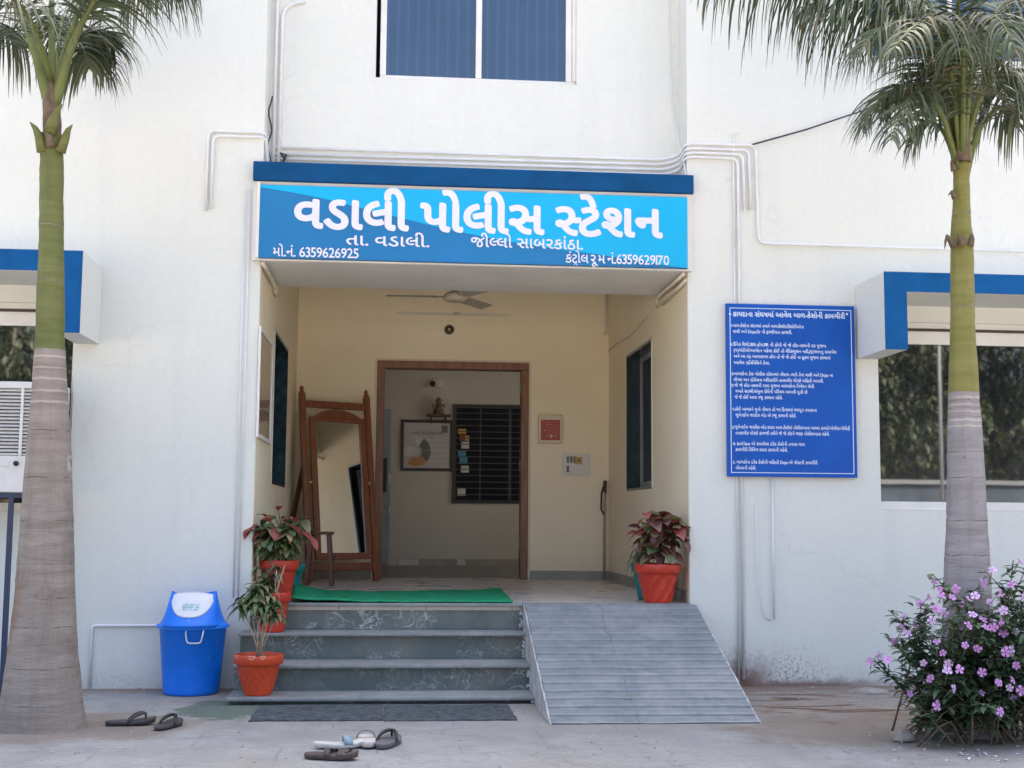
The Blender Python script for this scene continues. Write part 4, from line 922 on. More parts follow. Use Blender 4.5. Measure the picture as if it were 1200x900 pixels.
for k in range(420):                      # left lobe, looser
    u = rg.uniform(1040, 1110); v = rg.uniform(700, 830); p = aty(u, v, rg.uniform(-2.5, -2.1))
    if (u-1082)**2/38**2+(v-762)**2/62**2 > rg.uniform(.5, 1.1): continue
    an = rg.uniform(0, 6.28); lf.leaf(p, Vector((math.cos(an), math.sin(an), rg.uniform(-.2, .6))), rg.uniform(.045, .075), rg.uniform(.022, .034), rg.uniform(.1, .5), n=3, mi=1 if rg.random() < .3 else 0)
for k in range(900):                      # leaves through the body of the shrub
    u = rg.uniform(1098, 1235); v = rg.uniform(715, 845); p = aty(u, v, rg.uniform(-2.55, -1.95))
    if (u-1165)**2/75**2+(v-780)**2/72**2 > rg.uniform(.7, 1.15): continue
    an = rg.uniform(0, 6.28); lf.leaf(p, Vector((math.cos(an), math.sin(an), rg.uniform(-.2, .5))), rg.uniform(.05, .085), rg.uniform(.026, .04), rg.uniform(.1, .5), n=3, mi=1 if rg.random() < .22 else 0)
for k in range(16):                       # bare dry twigs at the foot
    an = rg.uniform(0, 6.28); L = rg.uniform(.15, .4); p = Vector((4.05+rg.uniform(-.4, .5), -2.35+rg.uniform(-.15, .3), 0)); d = Vector((math.cos(an)*.7, math.sin(an)*.5-.2, rg.uniform(.3, .9)))
    stems.tube([p, p+d*L*.6+Vector((0,0,.03)), p+d*L], [.0032, .0026, .0015], 4)
stems.build('stems', M['stem'], bx); lf.build('foliage', [M['bush_a'], M['bush_b']], bx)
blooms = [(1153,683),(1150,682),(1101,690),(1104,698),(1078,707),(1127,708),(1135,702),(1097,713),(1058,735),(1074,733),(1152,726),(1155,735),(1135,733),(1173,729),(1131,756),(1179,764),(1185,762),(1191,780),(1082,777),(1110,786),(1111,778),(1124,784),(1151,788),(1066,813),(1098,827),(1170,800),(1183,806),(1187,797),(1172,834),(1195,658),(1176,715),(1163,668),(1040,773),(1118,807),(1197,809),(1092,727),(1063,742),(1020,775),(1116,700),(1164,735),(1140,720),(1190,740),(1085,745),(1098,752),(1070,755),(1112,742),(1088,700),(1120,690),(1095,682),(1143,698),(1160,705),(1128,735),(1105,765),(1090,795),(1145,760),(1160,775),(1200,700),(1185,685),(1172,695),(1150,812),(1060,722),(1048,752),(1176,742),(1142,745),(1188,818),(1030,768),(1106,718),(1080,720)]
for i, (u, v) in enumerate(blooms):
    y = -2.55+rg.uniform(-.2, .12) if u > 1085 else -2.42+rg.uniform(-.1, .1)
    p = aty(u, v, y); m = MB(); nr = Vector((rg.uniform(-.9, .9), -1, rg.uniform(-.3, 1.5)))
    flower(m, p, nr, rg.uniform(.018, .028), 1, 0, rg)
    nn = nr.normalized(); m.tube([p-nn*.001, p-nn*.02-Vector((0,0,.012)), p-nn*.045-Vector((0,-.02,.05))], .0022, 4, 2)
    m.build('flower', [M['petal'] if rg.random() < .68 else M['petal_pale'], M['petal_eye'], M['bush_b']], bx)
for k in range(16):                       # leaf sprays just under the blooms
    pass
# rock, litter
def rock(p, r, seed, label):
    bm = bmesh.new(); bmesh.ops.create_icosphere(bm, subdivisions=3, radius=1)
    for v in bm.verts:
        n = v.co.normalized(); f = 1+.28*mnoise.noise(n*1.3+Vector((seed, 0, 0)))+.07*mnoise.noise(n*4)
        v.co = Vector((n.x*r[0]*f, n.y*r[1]*f, max(-.25*r[2], n.z*r[2]*f)))
    me = bpy.data.meshes.new('rock'); bm.to_mesh(me); bm.free(); me.materials.append(M['stone']); me.polygons.foreach_set('use_smooth', [True]*len(me.polygons))
    o = bpy.data.objects.new('rock', me); col.objects.link(o); o.location = p; tag(o, label, 'rock'); return o
q = atz(1058, 869, 0); rock((q.x, q.y, .02), (.065, .05, .05), 3, 'rounded tan rock at the left foot of the flowering shrub')
q = atz(1015, 812, 0); rock((q.x, q.y, .005), (.14, .08, .03), 8, 'flat half buried stone slab in the earth strip by the wall')
m = MB(); rg = random.Random(9)
for k in range(46):
    if k < 30: u, v = rg.choice(((1140, 880), (1128, 886), (1195, 882), (1185, 892), (1150, 884)))
    else: u, v = rg.uniform(1035, 1200), rg.uniform(866, 897)
    p = atz(u+rg.gauss(0, 9), v+rg.gauss(0, 2.5), .004); an = rg.uniform(0, 6.28)
    m.leaf(p, (math.cos(an), math.sin(an), .15), rg.uniform(.015, .04), rg.uniform(.012, .026), .2, n=2, mi=0 if rg.random() < .75 else 1)
for k in range(30):
    p = Vector((rg.uniform(2.9, 5), rg.uniform(-1.5, -.05), .004)); an = rg.uniform(0, 6.28); m.leaf(p, (math.cos(an), math.sin(an), .15), rg.uniform(.015, .04), rg.uniform(.008, .018), .1, n=2, mi=1)
for k in range(26):
    p = Vector((rg.uniform(-1.6, 3.2), rg.uniform(-2.8, -1.7), .004)); an = rg.uniform(0, 6.28); m.leaf(p, (math.cos(an), math.sin(an), .15), rg.uniform(.006, .018), rg.uniform(.005, .010), .1, n=2, mi=1)
tag(m.build('ground_litter', [M['litter'], M['litter_leaf']]), 'fallen pale petals and dry leaf scraps scattered over the yard', 'litter', kind='stuff')

# ------------------------------------------------------------------ dustbin
db = empty('dustbin', (-.345, -.235, 0), 'blue plastic swing top dustbin with white flap against left wall', 'dustbin')
c = (-.345, -.235, 0)
m = MB(); m.lathe([(.0,.001),(.168,.001),(.178,.006),(.181,.02),(.184,.05),(.216,.425),(.226,.428),(.228,.445),(.218,.447),(.2,.44),(.165,.06),(0,.05)], c, 40); m.build('bin_body', M['bin_blue'], db)
m = MB(); rows = []; nn = 48
for i in range(13):
    t = i/12; z = .449+.185*t; ex = .225-.080*t**.62; ey = .222*(1-t)**.85+.03; e = 1.0-.42*t
    ring = []
    for k in range(nn):
        a = 2*math.pi*k/nn; ca, sa = math.cos(a), math.sin(a)
        x = ex*(abs(ca)**e)*(1 if ca >= 0 else -1); y = ey*(abs(sa)**e)*(1 if sa >= 0 else -1)
        horn = .034*t**2*max(0, abs(x)/ex-.80)/.20
        ring.append((c[0]+x, c[1]+y, z+horn))
    rows.append(ring)
rim = [(c[0]+.236*math.cos(2*math.pi*k/nn), c[1]+.236*math.sin(2*math.pi*k/nn), zz) for zz in (.432, .449) for k in range(nn)]
vs_ = rim+[p for r_ in rows for p in r_]; fs_ = [(i*nn+k, i*nn+(k+1)%nn, (i+1)*nn+(k+1)%nn, (i+1)*nn+k) for i in range(len(rows)+1) for k in range(nn)]+[tuple((len(rows)+1)*nn+k for k in range(nn))]
m.add(vs_, fs_, 0, True); lid = m.build('bin_lid', M['bin_blue'], db)
def lidpt(fx, t, off):                   # point on the front of the lid
    z = .449+.185*t; ex = .225-.080*t**.62; ey = .222*(1-t)**.85+.03; e = 1.0-.42*t
    cx = max(-.999, min(.999, fx)); ca = abs(cx)**(1/e); sa = math.sqrt(max(0, 1-ca*ca)); return Vector((c[0]+ex*cx, c[1]-ey*(sa**e)-off, z+off*.6))
m = MB(); vs_ = []; nu, nv = 16, 12
for j in range(nv+1):
    tt = j/nv
    for i in range(nu+1):
        f = -1+2*i/nu; tb = .30+.66*abs(f)**2.8; t = tb+(1.03-tb)*tt; vs_.append(lidpt(f*.96, min(t, 1.0), .005)+Vector((0, .010*(tt > .99), (.006+.020*(1-f*f))*tt**3)))
m.add(vs_, [(j*(nu+1)+i, j*(nu+1)+i+1, (j+1)*(nu+1)+i+1, (j+1)*(nu+1)+i) for j in range(nv) for i in range(nu)], 0, True); fl = m.build('swing_flap', M['bin_white'], lid)
sol = fl.modifiers.new('thick', 'SOLIDIFY'); sol.thickness = .004; sol.offset = -1
rg = random.Random(3); m = MB()           # worn teal print on the flap
for k in range(12):
    a = -0.30+.6*k/11
    for tt in (.52, .60, .68):
        if rg.random() < .25: continue
        w = .028; hh = .055; q = [lidpt(a+dx, tt+dt, .0095) for dx, dt in ((-w*.6, 0), (w*.7, rg.uniform(-.02,.02)), (w*.8, hh), (-w*.4, hh*rg.uniform(.5, 1)))]; m.add(q, [(0,1,2,3)])
m.build('worn_print', M['bin_print'], fl)
m = MB(); zc = .425; yy = c[1]-.236
m.tube(rounded([(c[0]-.01, yy+.02, .425), (c[0]-.01, yy-.004, .40), (c[0]+.0, yy+.004, .345), (c[0]+.085, yy+.004, .345), (c[0]+.098, yy-.002, .40), (c[0]+.098, yy+.03, .425)], .02, 4), .005, 8); m.build('handle', M['bin_white'], db)

# ------------------------------------------------------------------ plant pots
def pot(center, rb, rt, h, mat, label, swirl=0, zig=0, chip=False):
    po = empty('plant_pot', center, label, 'plant pot')
    def tw(a, z, r):
        if z < .02 or z > h*.70 or r < rb*.5: return 0
        if swirl: return .006*math.sin(9*a-z*38)
        if zig: return .005*math.sin(14*a+3.2*math.sin(z*46))
        return 0
    prof = [(0,0),(rb*.96,0),(rb,.006)]
    for i in range(1, 14): t = i/14; prof.append((rb+(rt*.86-rb)*t, .006+(h*.76-.006)*t))
    prof += [(rt*.885, h*.765),(rt*.965, h*.775),(rt*.985, h*.79),(rt, h*.97),(rt*.99, h*.992),(rt*.96, h),(rt*.90, h*.99),(rt*.87, h*.93),(rt*.8, h*.86)]
    m = MB(); m.lathe(prof, center, 56, twist=tw); body = m.build('pot_shell', M[mat], po)
    m = MB(); m.lathe([(0, h*.88), (rt*.4, h*.885), (rt*.86, h*.87)], center, 24); m.build('soil', M['soil'], po)
    if chip:
        rg = random.Random(int(center[0]*100)); m = MB(); a0 = 0
        for k in range(9):
            a0 += rg.uniform(.2, .5); w = rg.uniform(.12, .42); vs = []
            for q in range(7):
                a = a0+w*q/6; vs += [(center[0]+rt*.955*math.cos(a), center[1]+rt*.955*math.sin(a), center[2]+h*1.012), (center[0]+rt*1.012*math.cos(a), center[1]+rt*1.012*math.sin(a), center[2]+h*(.975-.05*math.sin(math.pi*q/6)))]
            m.add(vs, [(2*q, 2*q+1, 2*q+3, 2*q+2) for q in range(6)], 0, True); a0 += w
        m.build('chipped_rim', M['pot_rim'], body)
    return po
pa = pot((.132, -.655, .046), .085, .157, .25, 'pot_orange', 'chipped orange pot on the lowest step holding thin bare stems', zig=1, chip=True)
pb = pot((.158, -.135, .391), .085, .128, .265, 'pot_red', 'red pot on the third step half hidden behind drooping leaves')
pc = pot((.172, .15, P+.001), .085, .138, .285, 'pot_red', 'red pot on the porch edge at left holding the red leaved plant')
pd = pot((.165, .75, P+.001), .10, .150, .235, 'pot_teal', 'teal pot standing behind the red pots at left porch wall')
pe = pot((2.845, .075, P+.001), .095, .165, .275, 'pot_red', 'red spiral pot at the top of the ramp with purple leaved plant', swirl=1)
pf = pot((2.872, .43, P+.001), .10, .152, .265, 'pot_teal', 'teal pot behind the red spiral pot holding grassy leaves', swirl=1)

def plant(base, label, name='potted_plant', cat='plant'): return empty(name, base, label, cat)
def lfmix(rg, w): 
    r = rg.random(); a = 0
    for i, x in enumerate(w):
        a += x
        if r < a: return i
    return len(w)-1
CR = ['croton_green', 'croton_red', 'croton_olive', 'croton_dark']
oval = lambda t: max(.03, math.sin(math.pi*min(1, .04+.96*t))**.75)
lance = lambda t: max(.03, math.sin(math.pi*min(1, .05+.95*t**.8)))
# bare stemmed plant of the lowest pot, drooping tuft on top
rg = random.Random(71); b = Vector((.132, -.655, .265)); pl = plant(b, 'bare stemmed plant with drooping narrow leaf tuft in orange pot')
st_ = MB(); lv = MB(); tops = []
for u, v in ((286, 715), (294, 712), (302, 716), (309, 722), (315, 718), (323, 724), (303, 705), (312, 708)):
    t = aty(u, v, -.66+rg.uniform(-.06, .06)); q = b+Vector((rg.uniform(-.02, .03), rg.uniform(-.02, .02), 0)); mid = q.lerp(t, .55)+Vector((rg.uniform(-.012, .012), 0, -.01)); st_.tube([q, mid, t], [.0052, .0042, .0032], 6); tops.append(t)
for t in tops[:7]+[aty(u, v, -.62) for u, v in ((296, 705), (306, 700), (316, 704), (300, 694), (310, 708), (288, 712))]:
    for k in range(20):
        an = rg.uniform(0, 6.28); d = Vector((math.cos(an)*.8, math.sin(an)*.8, rg.uniform(-.1, .9))); lv.leaf(t+Vector((rg.uniform(-.02,.02), 0, rg.uniform(-.01, .06))), d, rg.uniform(.09, .15), rg.uniform(.028, .042), rg.uniform(.35, .85), n=5, mi=lfmix(rg, (.72, .0, .25, .03)), prof=lance)
st_.build('stems', M['stem_pale'], pl); lv.build('foliage', [M[k] for k in CR], pl)
# plant of the middle pot
rg = random.Random(72); b = Vector((.158, -.135, .62)); pl = plant(b, 'green leaved plant growing from the red pot on the third step'); st_ = MB(); lv = MB()
for k in range(9):
    t = b+Vector((rg.uniform(-.11, .03), rg.uniform(-.08, .05), rg.uniform(.06, .22))); st_.tube([b, b.lerp(t, .5)+Vector((0,0,.02)), t], [.006, .005, .003], 6)
    for q in range(15):
        an = rg.uniform(0, 6.28); d = Vector((math.cos(an), math.sin(an), rg.uniform(-.2, .8))); lv.leaf(b.lerp(t, rg.uniform(.4, 1)), d, rg.uniform(.06, .12), rg.uniform(.02, .034), rg.uniform(.3, .9), n=4, mi=lfmix(rg, (.72, .0, .25, .03)), prof=lance)
for u, v in ((324, 668), (334, 662), (329, 676)):
    t = aty(u, v, -.2); st_.tube([b+Vector((.03, -.05, .0)), b.lerp(t, .5)+Vector((.01,-.03,0)), t], [.004, .004, .0025], 6, 1)
st_.build('stems', [M['stem'], M['stem_pale']], pl); lv.build('foliage', [M[k] for k in CR], pl)
# croton of the porch edge pot
def croton(base, label, seed, rx, ry, h, nst, leaves, w, big, LL=(.10, .17), z0=.3):
    rg = random.Random(seed); pl = plant(base, label); st_ = MB(); lv = MB()
    for k in range(nst):
        an = rg.uniform(0, 6.28); rr = math.sqrt(rg.random()); t = base+Vector((rx*rr*math.cos(an), ry*rr*math.sin(an), h*rg.uniform(.55, .95)))
        mid = base.lerp(t, .5)+Vector((0,0,h*.08)); st_.tube([base+Vector((rg.uniform(-.02,.02), rg.uniform(-.02,.02), 0)), mid, t], [.008, .006, .004], 6)
        for q in range(leaves):
            f = rg.uniform(z0, 1.0); p = base.lerp(t, f)+Vector((0,0,.04*f)); an = rg.uniform(0, 6.28)
            if rg.random() < .6: an = -math.pi/2+rg.uniform(-1.4, 1.4)
            d = Vector((math.cos(an), math.sin(an), rg.uniform(-.1, .75))); top = f > .72
            mi = lfmix(rg, w[1] if top else w[0]); L = rg.uniform(*LL)*(1.0 if not top else 1.1)
            lv.leaf(p, d, L, L*rg.uniform(.36, .5)*big, rg.uniform(.2, .75), n=5, mi=mi, prof=oval, twist=rg.uniform(-.5, .5), fold=.18)
    st_.build('stems', M['stem'], pl); lv.build('foliage', [M[k] for k in CR], pl); return pl
pl = croton(Vector((.172, .15, P+.25)), 'bushy plant with red top leaves on the porch edge at left', 81, .17, .13, .30, 20, 26, ((.80, .02, .14, .04), (.74, .08, .12, .06)), 1.0, (.09, .15))
m = MB()
for u, v, dx, dz, L in ((322, 606, -.5, .1, .13), (316, 612, -.3, .5, .14), (334, 612, .4, .4, .14), (341, 620, .7, -.1, .14), (310, 622, -.7, -.3, .14), (324, 618, .0, -.3, .14), (305, 616, -.9, -.15, .16), (296, 614, -.4, -.6, .14), (330, 608, .7, .35, .15), (338, 615, .9, -.25, .16), (352, 622, .8, -.3, .15), (346, 612, .3, .6, .12), (362, 628, .6, -.6, .14), (326, 598, .2, .7, .10), (312, 606, -.6, .5, .13)):
    p = aty(u, v, .02); b0 = Vector((.19, .14, P+.36)); m.tube([b0, b0.lerp(p, .55)+Vector((0, 0, .05)), p], [.004, .0035, .003], 5, 1)
    m.leaf(p, (dx, -.55, dz), L*.82, L*.5, .35, n=6, mi=0, prof=oval, fold=.2)
m.build('red_leaves', [M['croton_red'], M['croton_green']], pl)
croton(Vector((2.86, .075, P+.25)), 'purple and green leaved plant in the red spiral pot', 91, .15, .10, .42, 12, 11, ((.10, .10, .32, .48), (.08, .44, .28, .20)), 1.25, (.13, .21), .3)
# grassy plant of the teal pot at right
rg = random.Random(95); b = Vector((2.80, .38, P+.25)); pl = plant(b, 'thin arching grassy leaves in the teal pot by the ramp'); lv = MB()
for k in range(95):
    an = rg.uniform(0, 6.28) if k % 3 else math.pi+rg.uniform(-.9, .9); d = Vector((math.cos(an)*.6, math.sin(an)*.5-.1, rg.uniform(.5, 1.2))); lv.leaf(b+Vector((rg.uniform(-.05,.05), rg.uniform(-.05,.05), rg.uniform(0,.08))), d, rg.uniform(.18, .34), rg.uniform(.008, .014), rg.uniform(.5, 1.2), n=6, mi=0 if rg.random() < .7 else 1, prof=lambda t: max(.02, 1-t**1.6))
lv.build('foliage', [M['grassy'], M['croton_green']], pl)

# ------------------------------------------------------------------ standing mirror
PHI, TH = R(28.2), R(9.2)
foot = atz(441, 681, P); Wm = .668
ctr = Vector((foot.x-.5*Wm*math.cos(PHI), foot.y-.5*Wm*math.sin(PHI), P+.002))
ms = empty('standing_mirror', ctr, 'tall wooden cheval mirror leaning back beside the doorway', 'mirror')
ms.rotation_euler = (-TH, 0, PHI)
Hm = (aty(428, 466, foot.y+.24).z-P)/math.cos(TH)
inv = Matrix.Rotation(-TH, 4, 'X').inverted()
for s in (-1, 1):
    x = s*Wm/2
    m = MB(); m.box(x-.028, x+.028, -.025, .025, 0, Hm); po = m.build('post', M['wood'], ms, .006, local=True)
    m = MB(); m.lathe([(.0, .075), (.012, .07), (.022, .05), (.014, .03), (.024, .022), (.03, .008), (.026, 0), (0, 0)], (x, 0, Hm), 14); m.build('finial', M['wood'], po, local=True)
    f = inv @ Vector((x*1.05, .62, 0)); m = MB(); m.bar((x*.99, .03, Hm*.62), f, .042, .03); m.build('back_leg', M['wood_dark'], ms, .004, local=True)
m = MB(); m.box(-Wm/2+.03, Wm/2-.03, -.018, .018, Hm-.13, Hm-.065); m.build('top_rail', M['wood'], ms, .005, local=True)
m = MB(); m.box(-Wm/2+.03, Wm/2-.03, -.02, .02, .10, .17); m.build('bottom_rail', M['wood'], ms, .005, local=True)
fx, z0, z1, b = Wm/2-.05, .20, Hm-.235, .058
m = MB()
m.box(-fx, -fx+b, -.045, -.012, z0, z1); m.box(fx-b, fx, -.045, -.012, z0, z1); m.box(-fx+b, fx-b, -.045, -.012, z0, z0+b)
arch = [(-fx, z1), (fx, z1)]+[(fx*math.cos(math.pi*k/20)*(1 if True else 0), z1+.012+.075*max(0, 1-(abs(math.cos(math.pi*k/20))/.86)**2.2)) for k in range(21)]
m.prism([(-fx, z1-.0)]+[(fx, z1-.0)]+arch[2:], lambda p, k: (p[0], -.012 if k == 0 else -.045, p[1]))
m.box(-fx+b, fx-b, -.043, -.014, z1-.035, z1-.0005)
mf = m.build('mirror_frame', M['wood'], ms, .004, local=True)
m = MB(); m.box(-fx+b-.005, fx-b+.005, -.028, -.020, z0+b-.005, z1-.03); m.build('mirror_glass', M['mirror'], mf, local=True)
m = MB(); m.tube([(0, -.02, z1+.08), (0, -.005, Hm-.128)], .011, 8); m.build('spindle', M['wood_dark'], ms, local=True)
for s in (-1, 1):
    m = MB(); m.tube([(s*(fx-.002), -.028, Hm*.52), (s*(Wm/2-.02), -.02, Hm*.52)], .013, 8); m.build('pivot_pin', M['brass'], ms, local=True)

# stool
so_ = empty('wooden_stool', (.335, 2.2, P+.001), 'small dark wooden stool between the pots and the standing mirror', 'stool')
sx, sy_ = .335, 2.2; zs = aty(374, 623, 2.2).z
m = MB(); m.box(sx-.12, sx+.115, sy_-.11, sy_+.11, zs-.025, zs); m.build('seat', M['wood_dark'], so_, .006)
for i in (-1, 1):
    for j in (-1, 1):
        m = MB(); m.bar((sx+i*.075, sy_+j*.07, zs-.026), (sx+i*.11, sy_+j*.105, P+.001), .036, .036); m.build('leg', M['wood_dark'], so_, .004)
m = MB(); m.bar((sx-.09, sy_-.085, P+.2), (sx+.09, sy_-.085, P+.2), .02, .028, side=(0,1,0)); m.build('stretcher', M['wood_dark'], so_, .003)

# mats
m = MB(); nx, ny = 48, 18; vs_ = []
for j in range(ny+1):
    for i in range(nx+1):
        fx_, fy_ = i/nx, j/ny
        x = .275+1.53*fx_ + (.03 if fx_ > .98 else 0)*fy_; y = -.005+fy_*(.95+.55*fx_)
        lift = .075*max(0, 1-fx_/.16)**1.6*(.35+.65*fy_)+.012*math.sin(fx_*9+fy_*3)**2*(fx_ < .4)+.008*max(0, fx_-.9)*10*fy_
        vs_.append((x-.05*max(0, 1-fx_/.1)*fy_, y, P+.006+lift+.003*mnoise.noise((x*6, y*6, 1))))
nq = len(vs_); m.add(vs_, [(j*(nx+1)+i, j*(nx+1)+i+1, (j+1)*(nx+1)+i+1, (j+1)*(nx+1)+i) for j in range(ny) for i in range(nx)], 0, True)
gm = m.build('green_mat', M['mat_green']); sol = gm.modifiers.new('thick', 'SOLIDIFY'); sol.thickness = .010; sol.offset = 1
tag(gm, 'green artificial grass mat with curled left end on the porch floor', 'mat')
def doormat(x0, x1, y0, y1, seed, label):
    rg = random.Random(seed); m = MB(); nx, ny = 60, 34; vs_ = []
    for j in range(ny+1):
        for i in range(nx+1):
            fx_, fy_ = i/nx, j/ny; x = x0+(x1-x0)*fx_; y = y0+(y1-y0)*fy_
            e = .014*mnoise.noise((x*9, seed, 0)) if j == 0 else 0
            e2 = .012*mnoise.noise((y*9, seed, 4)) if i in (0, nx) else 0
            bumpy = .004*((i+j) % 2)+.003*mnoise.noise((x*5, y*5, seed))
            vs_.append((x+e2, y+e, .008+bumpy+(0 if 0 < i < nx and 0 < j < ny else -.003)))
    m.add(vs_, [(j*(nx+1)+i, j*(nx+1)+i+1, (j+1)*(nx+1)+i+1, (j+1)*(nx+1)+i) for j in range(ny) for i in range(nx)])
    o = m.build('door_mat', M['mat_grey']); s = o.modifiers.new('thick', 'SOLIDIFY'); s.thickness = .010; s.offset = -1
    tag(o, label, 'door mat', 'rubber door mats'); return o
doormat(.165, .925, -1.45, -.87, 1, 'worn grey rubber mat below the steps, end nearer the orange pot')
doormat(.932, 1.70, -1.47, -.88, 2, 'worn grey rubber mat below the steps, end nearer the ramp')

# footwear
def sole_outline(L, W, n=40, waist=.14):
    out = []
    for k in range(n):
        a = 2*math.pi*k/n; x = math.cos(a); y = math.sin(a)
        w = (1+.12*x)*(1-waist*math.exp(-((x+.15)/.35)**2)); e = .82
        out.append((L/2*abs(x)**e*(1 if x > 0 else -1), W/2*w*abs(y)**e*(1 if y > 0 else -1)))
    return out
def shoe(name, loc, rz, L, W, th, label, sole_mat, kind, strap_mat, heel=0, toe=.012, foot_mat=None, tilt=0):
    o = empty(name, (loc.x, loc.y, loc.z+.001), label, 'sandal', 'sandals left in front of the steps'); o.rotation_euler = (0, tilt, rz)
    poly = sole_outline(L, W); n = len(poly); m = MB(); zc = lambda x: toe*max(0, x/(L/2))**2 + heel*max(0, -x/(L/2)-.05)
    vs_ = [(p[0]*.97, p[1]*.95, zc(p[0])*(.6)) for p in poly]+[(p[0], p[1], zc(p[0])+th*.8) for p in poly]+[(p[0]*.97, p[1]*.94, zc(p[0])+th) for p in poly]+[(p[0]*.6, p[1]*.55, zc(p[0]*.6)+th*.88) for p in poly]
    fs_ = [tuple(range(n-1, -1, -1))]+[(r*n+k, r*n+(k+1)%n, (r+1)*n+(k+1)%n, (r+1)*n+k) for r in range(3) for k in range(n)]+[tuple(3*n+k for k in range(n))]
    m.add(vs_, fs_, 0, True); m.m = [0]*(1+n)+[0]*n+[1]*n+[1]; m.build('sole', [M[sole_mat], M[foot_mat or sole_mat]], o, local=True)
    def band(x, w, h, lean, nm='strap', wide=1.0, twistx=0):
        q = MB(); v2 = []; N = 16
        for k in range(N+1):
            a = math.pi*k/N; yy = W/2*.97*wide*math.cos(a); zz = th*.75+zc(x)+h*math.sin(a)**.8
            v2 += [(x-w/2+lean*math.sin(a)+twistx*math.cos(a), yy, zz), (x+w/2+lean*math.sin(a)+twistx*math.cos(a), yy, zz*.94)]
        q.add(v2, [(2*k, 2*k+1, 2*k+3, 2*k+2) for k in range(N)], 0, True); b = q.build(nm, M[strap_mat], o, local=True); s = b.modifiers.new('thick', 'SOLIDIFY'); s.thickness = .0035; s.offset = 0
    if kind == 'thong':
        for s in (-1, 1):
            q = MB(); A = Vector((L*.30, 0, th+zc(L*.3))); B = Vector((L*.24, s*W*.12, th+.042)); C_ = Vector((L*.06, s*W*.42, th+.036)); D_ = Vector((-L*.06, s*W*.46, th*.7))
            pp = [A, A+Vector((-.004, s*.002, .03))]+[bez(A+Vector((-.006, 0, .032)), B, C_, D_, t/8) for t in range(1, 9)]; q.tube(pp, [.005, .006]+[.007+.003*math.sin(math.pi*t/8) for t in range(1, 9)], 8); q.build('strap', M[strap_mat], o, local=True)
    if kind == 'slide': band(L*.16, .045, .040, -.006)
    if kind == 'loop': band(L*.28, .020, .042, -.012)
    if kind == 'cross': band(L*.26, .024, .022, 0, twistx=.02); band(L*.16, .024, .026, 0, twistx=-.03); band(-L*.02, .026, .030, -.01)
    return o
G0 = .004
shoe('flip_flop', atz(153, 849, G0), R(8), .275, .10, .022, 'dark flip flop lying sideways, the larger one near the left palm', 'rubber_dark', 'thong', 'rubber_dark', toe=.02)
shoe('flip_flop', atz(197, 852, G0), R(72), .255, .10, .020, 'dark flip flop pointing at the dustbin, second from the left palm', 'rubber_dark', 'thong', 'black', toe=.014)
shoe('sandal', atz(388, 889, G0), R(-14), .27, .10, .024, 'dark brown strappy sandal, nearest of the group before the mats', 'rubber_brown', 'cross', 'rubber_brown', heel=.0, toe=.02)
shoe('sandal', atz(398, 876, G0), R(9), .262, .092, .022, 'cream sandal lying crosswise behind the dark brown sandal', 'sandal_white', 'slide', 'sandal_blue', heel=.012, toe=.018)
shoe('sandal', atz(430, 873, G0), R(96), .255, .098, .026, 'cream sandal with open toe loop, left of the grey flip flop', 'sandal_white', 'loop', 'sandal_grey', heel=.014, toe=.008, foot_mat='sandal_white')
shoe('flip_flop', atz(454, 873, G0), R(74), .265, .115, .026, 'grey flip flop at the right end of the footwear before the mats', 'sandal_grey', 'thong', 'black', toe=.012)

# ------------------------------------------------------------------ ceiling fan and things on the porch walls
fc = aty(533, 348, 1.8)
fan = empty('ceiling_fan', fc, 'cream ceiling fan with three blades under the porch ceiling', 'fan')
m = MB(); m.lathe([(0, -.045), (.05, -.044), (.085, -.035), (.098, -.015), (.098, .008), (.085, .028), (.05, .042), (.02, .05), (0, .05)], fc, 28); m.build('motor', M['fan'], fan)
m = MB(); m.tube([fc+Vector((0,0,.05)), Vector((fc.x, fc.y, CEIL-.002))], .011, 10); m.build('rod', M['black'], fan)
m = MB(); m.lathe([(0, .05), (.035, .055), (.045, .085), (.03, .115), (.012, .12)], fc, 18); m.build('lower_cup', M['black'], fan)
for a in (R(178), R(296), R(58)):
    d = Vector((math.cos(a), math.sin(a), 0)); s = Vector((-d.y, d.x, 0)); m = MB()
    A = fc+d*.085+Vector((0,0,.0)); vs_ = []
    for t in (0, .12, .13, .5, 1):
        w = .026 if t < .125 else .052+.006*t; zt = .006 if t < .125 else 0; c_ = A+d*.50*t
        for ss in (-1, 1):
            for h in (-.002, .002): vs_.append(c_+s*w*ss+Vector((0,0,h-.016*ss*(t > .125))))
    fs_ = []
    for i in range(4):
        b0 = 4*i; fs_ += [(b0, b0+2, b0+6, b0+4), (b0+1, b0+5, b0+7, b0+3), (b0, b0+4, b0+5, b0+1), (b0+2, b0+3, b0+7, b0+6)]
    fs_ += [(0,1,3,2), (16,18,19,17)]; m.add(vs_, fs_); m.build('blade', M['fan_blade'], fan)
q = aty(526.5, 386, PB-.03); wl = empty('wall_lamp', (q.x, PB, q.z), 'small round brown lamp holder on the wall above the door', 'lamp holder')
def lathe_y(prof, c, n=24):
    m = MB(); m.lathe(prof, (0,0,0), n); m.v = [(c[0]+v[0], c[1]-v[2], c[2]+v[1]) for v in m.v]; m.f = [f[::-1] for f in m.f]; return m
lathe_y([(.048, 0), (.048, .02), (.042, .032), (.028, .038), (.026, .02), (0, .02)], (q.x, PB-.001, q.z)).build('base', M['brown_metal'], wl)
lathe_y([(.014, 0), (.013, .02), (0, .024)], (q.x, PB-.021, q.z), 14).build('lamp_socket', M['panel_cream'], wl)
def rect(u0, v0, u1, v1, y): a, b = aty(u0, v0, y), aty(u1, v1, y); return a.x, b.x, b.z, a.z
x0, x1, z0, z1 = rect(631, 486, 658.5, 519.5, PB-.05)
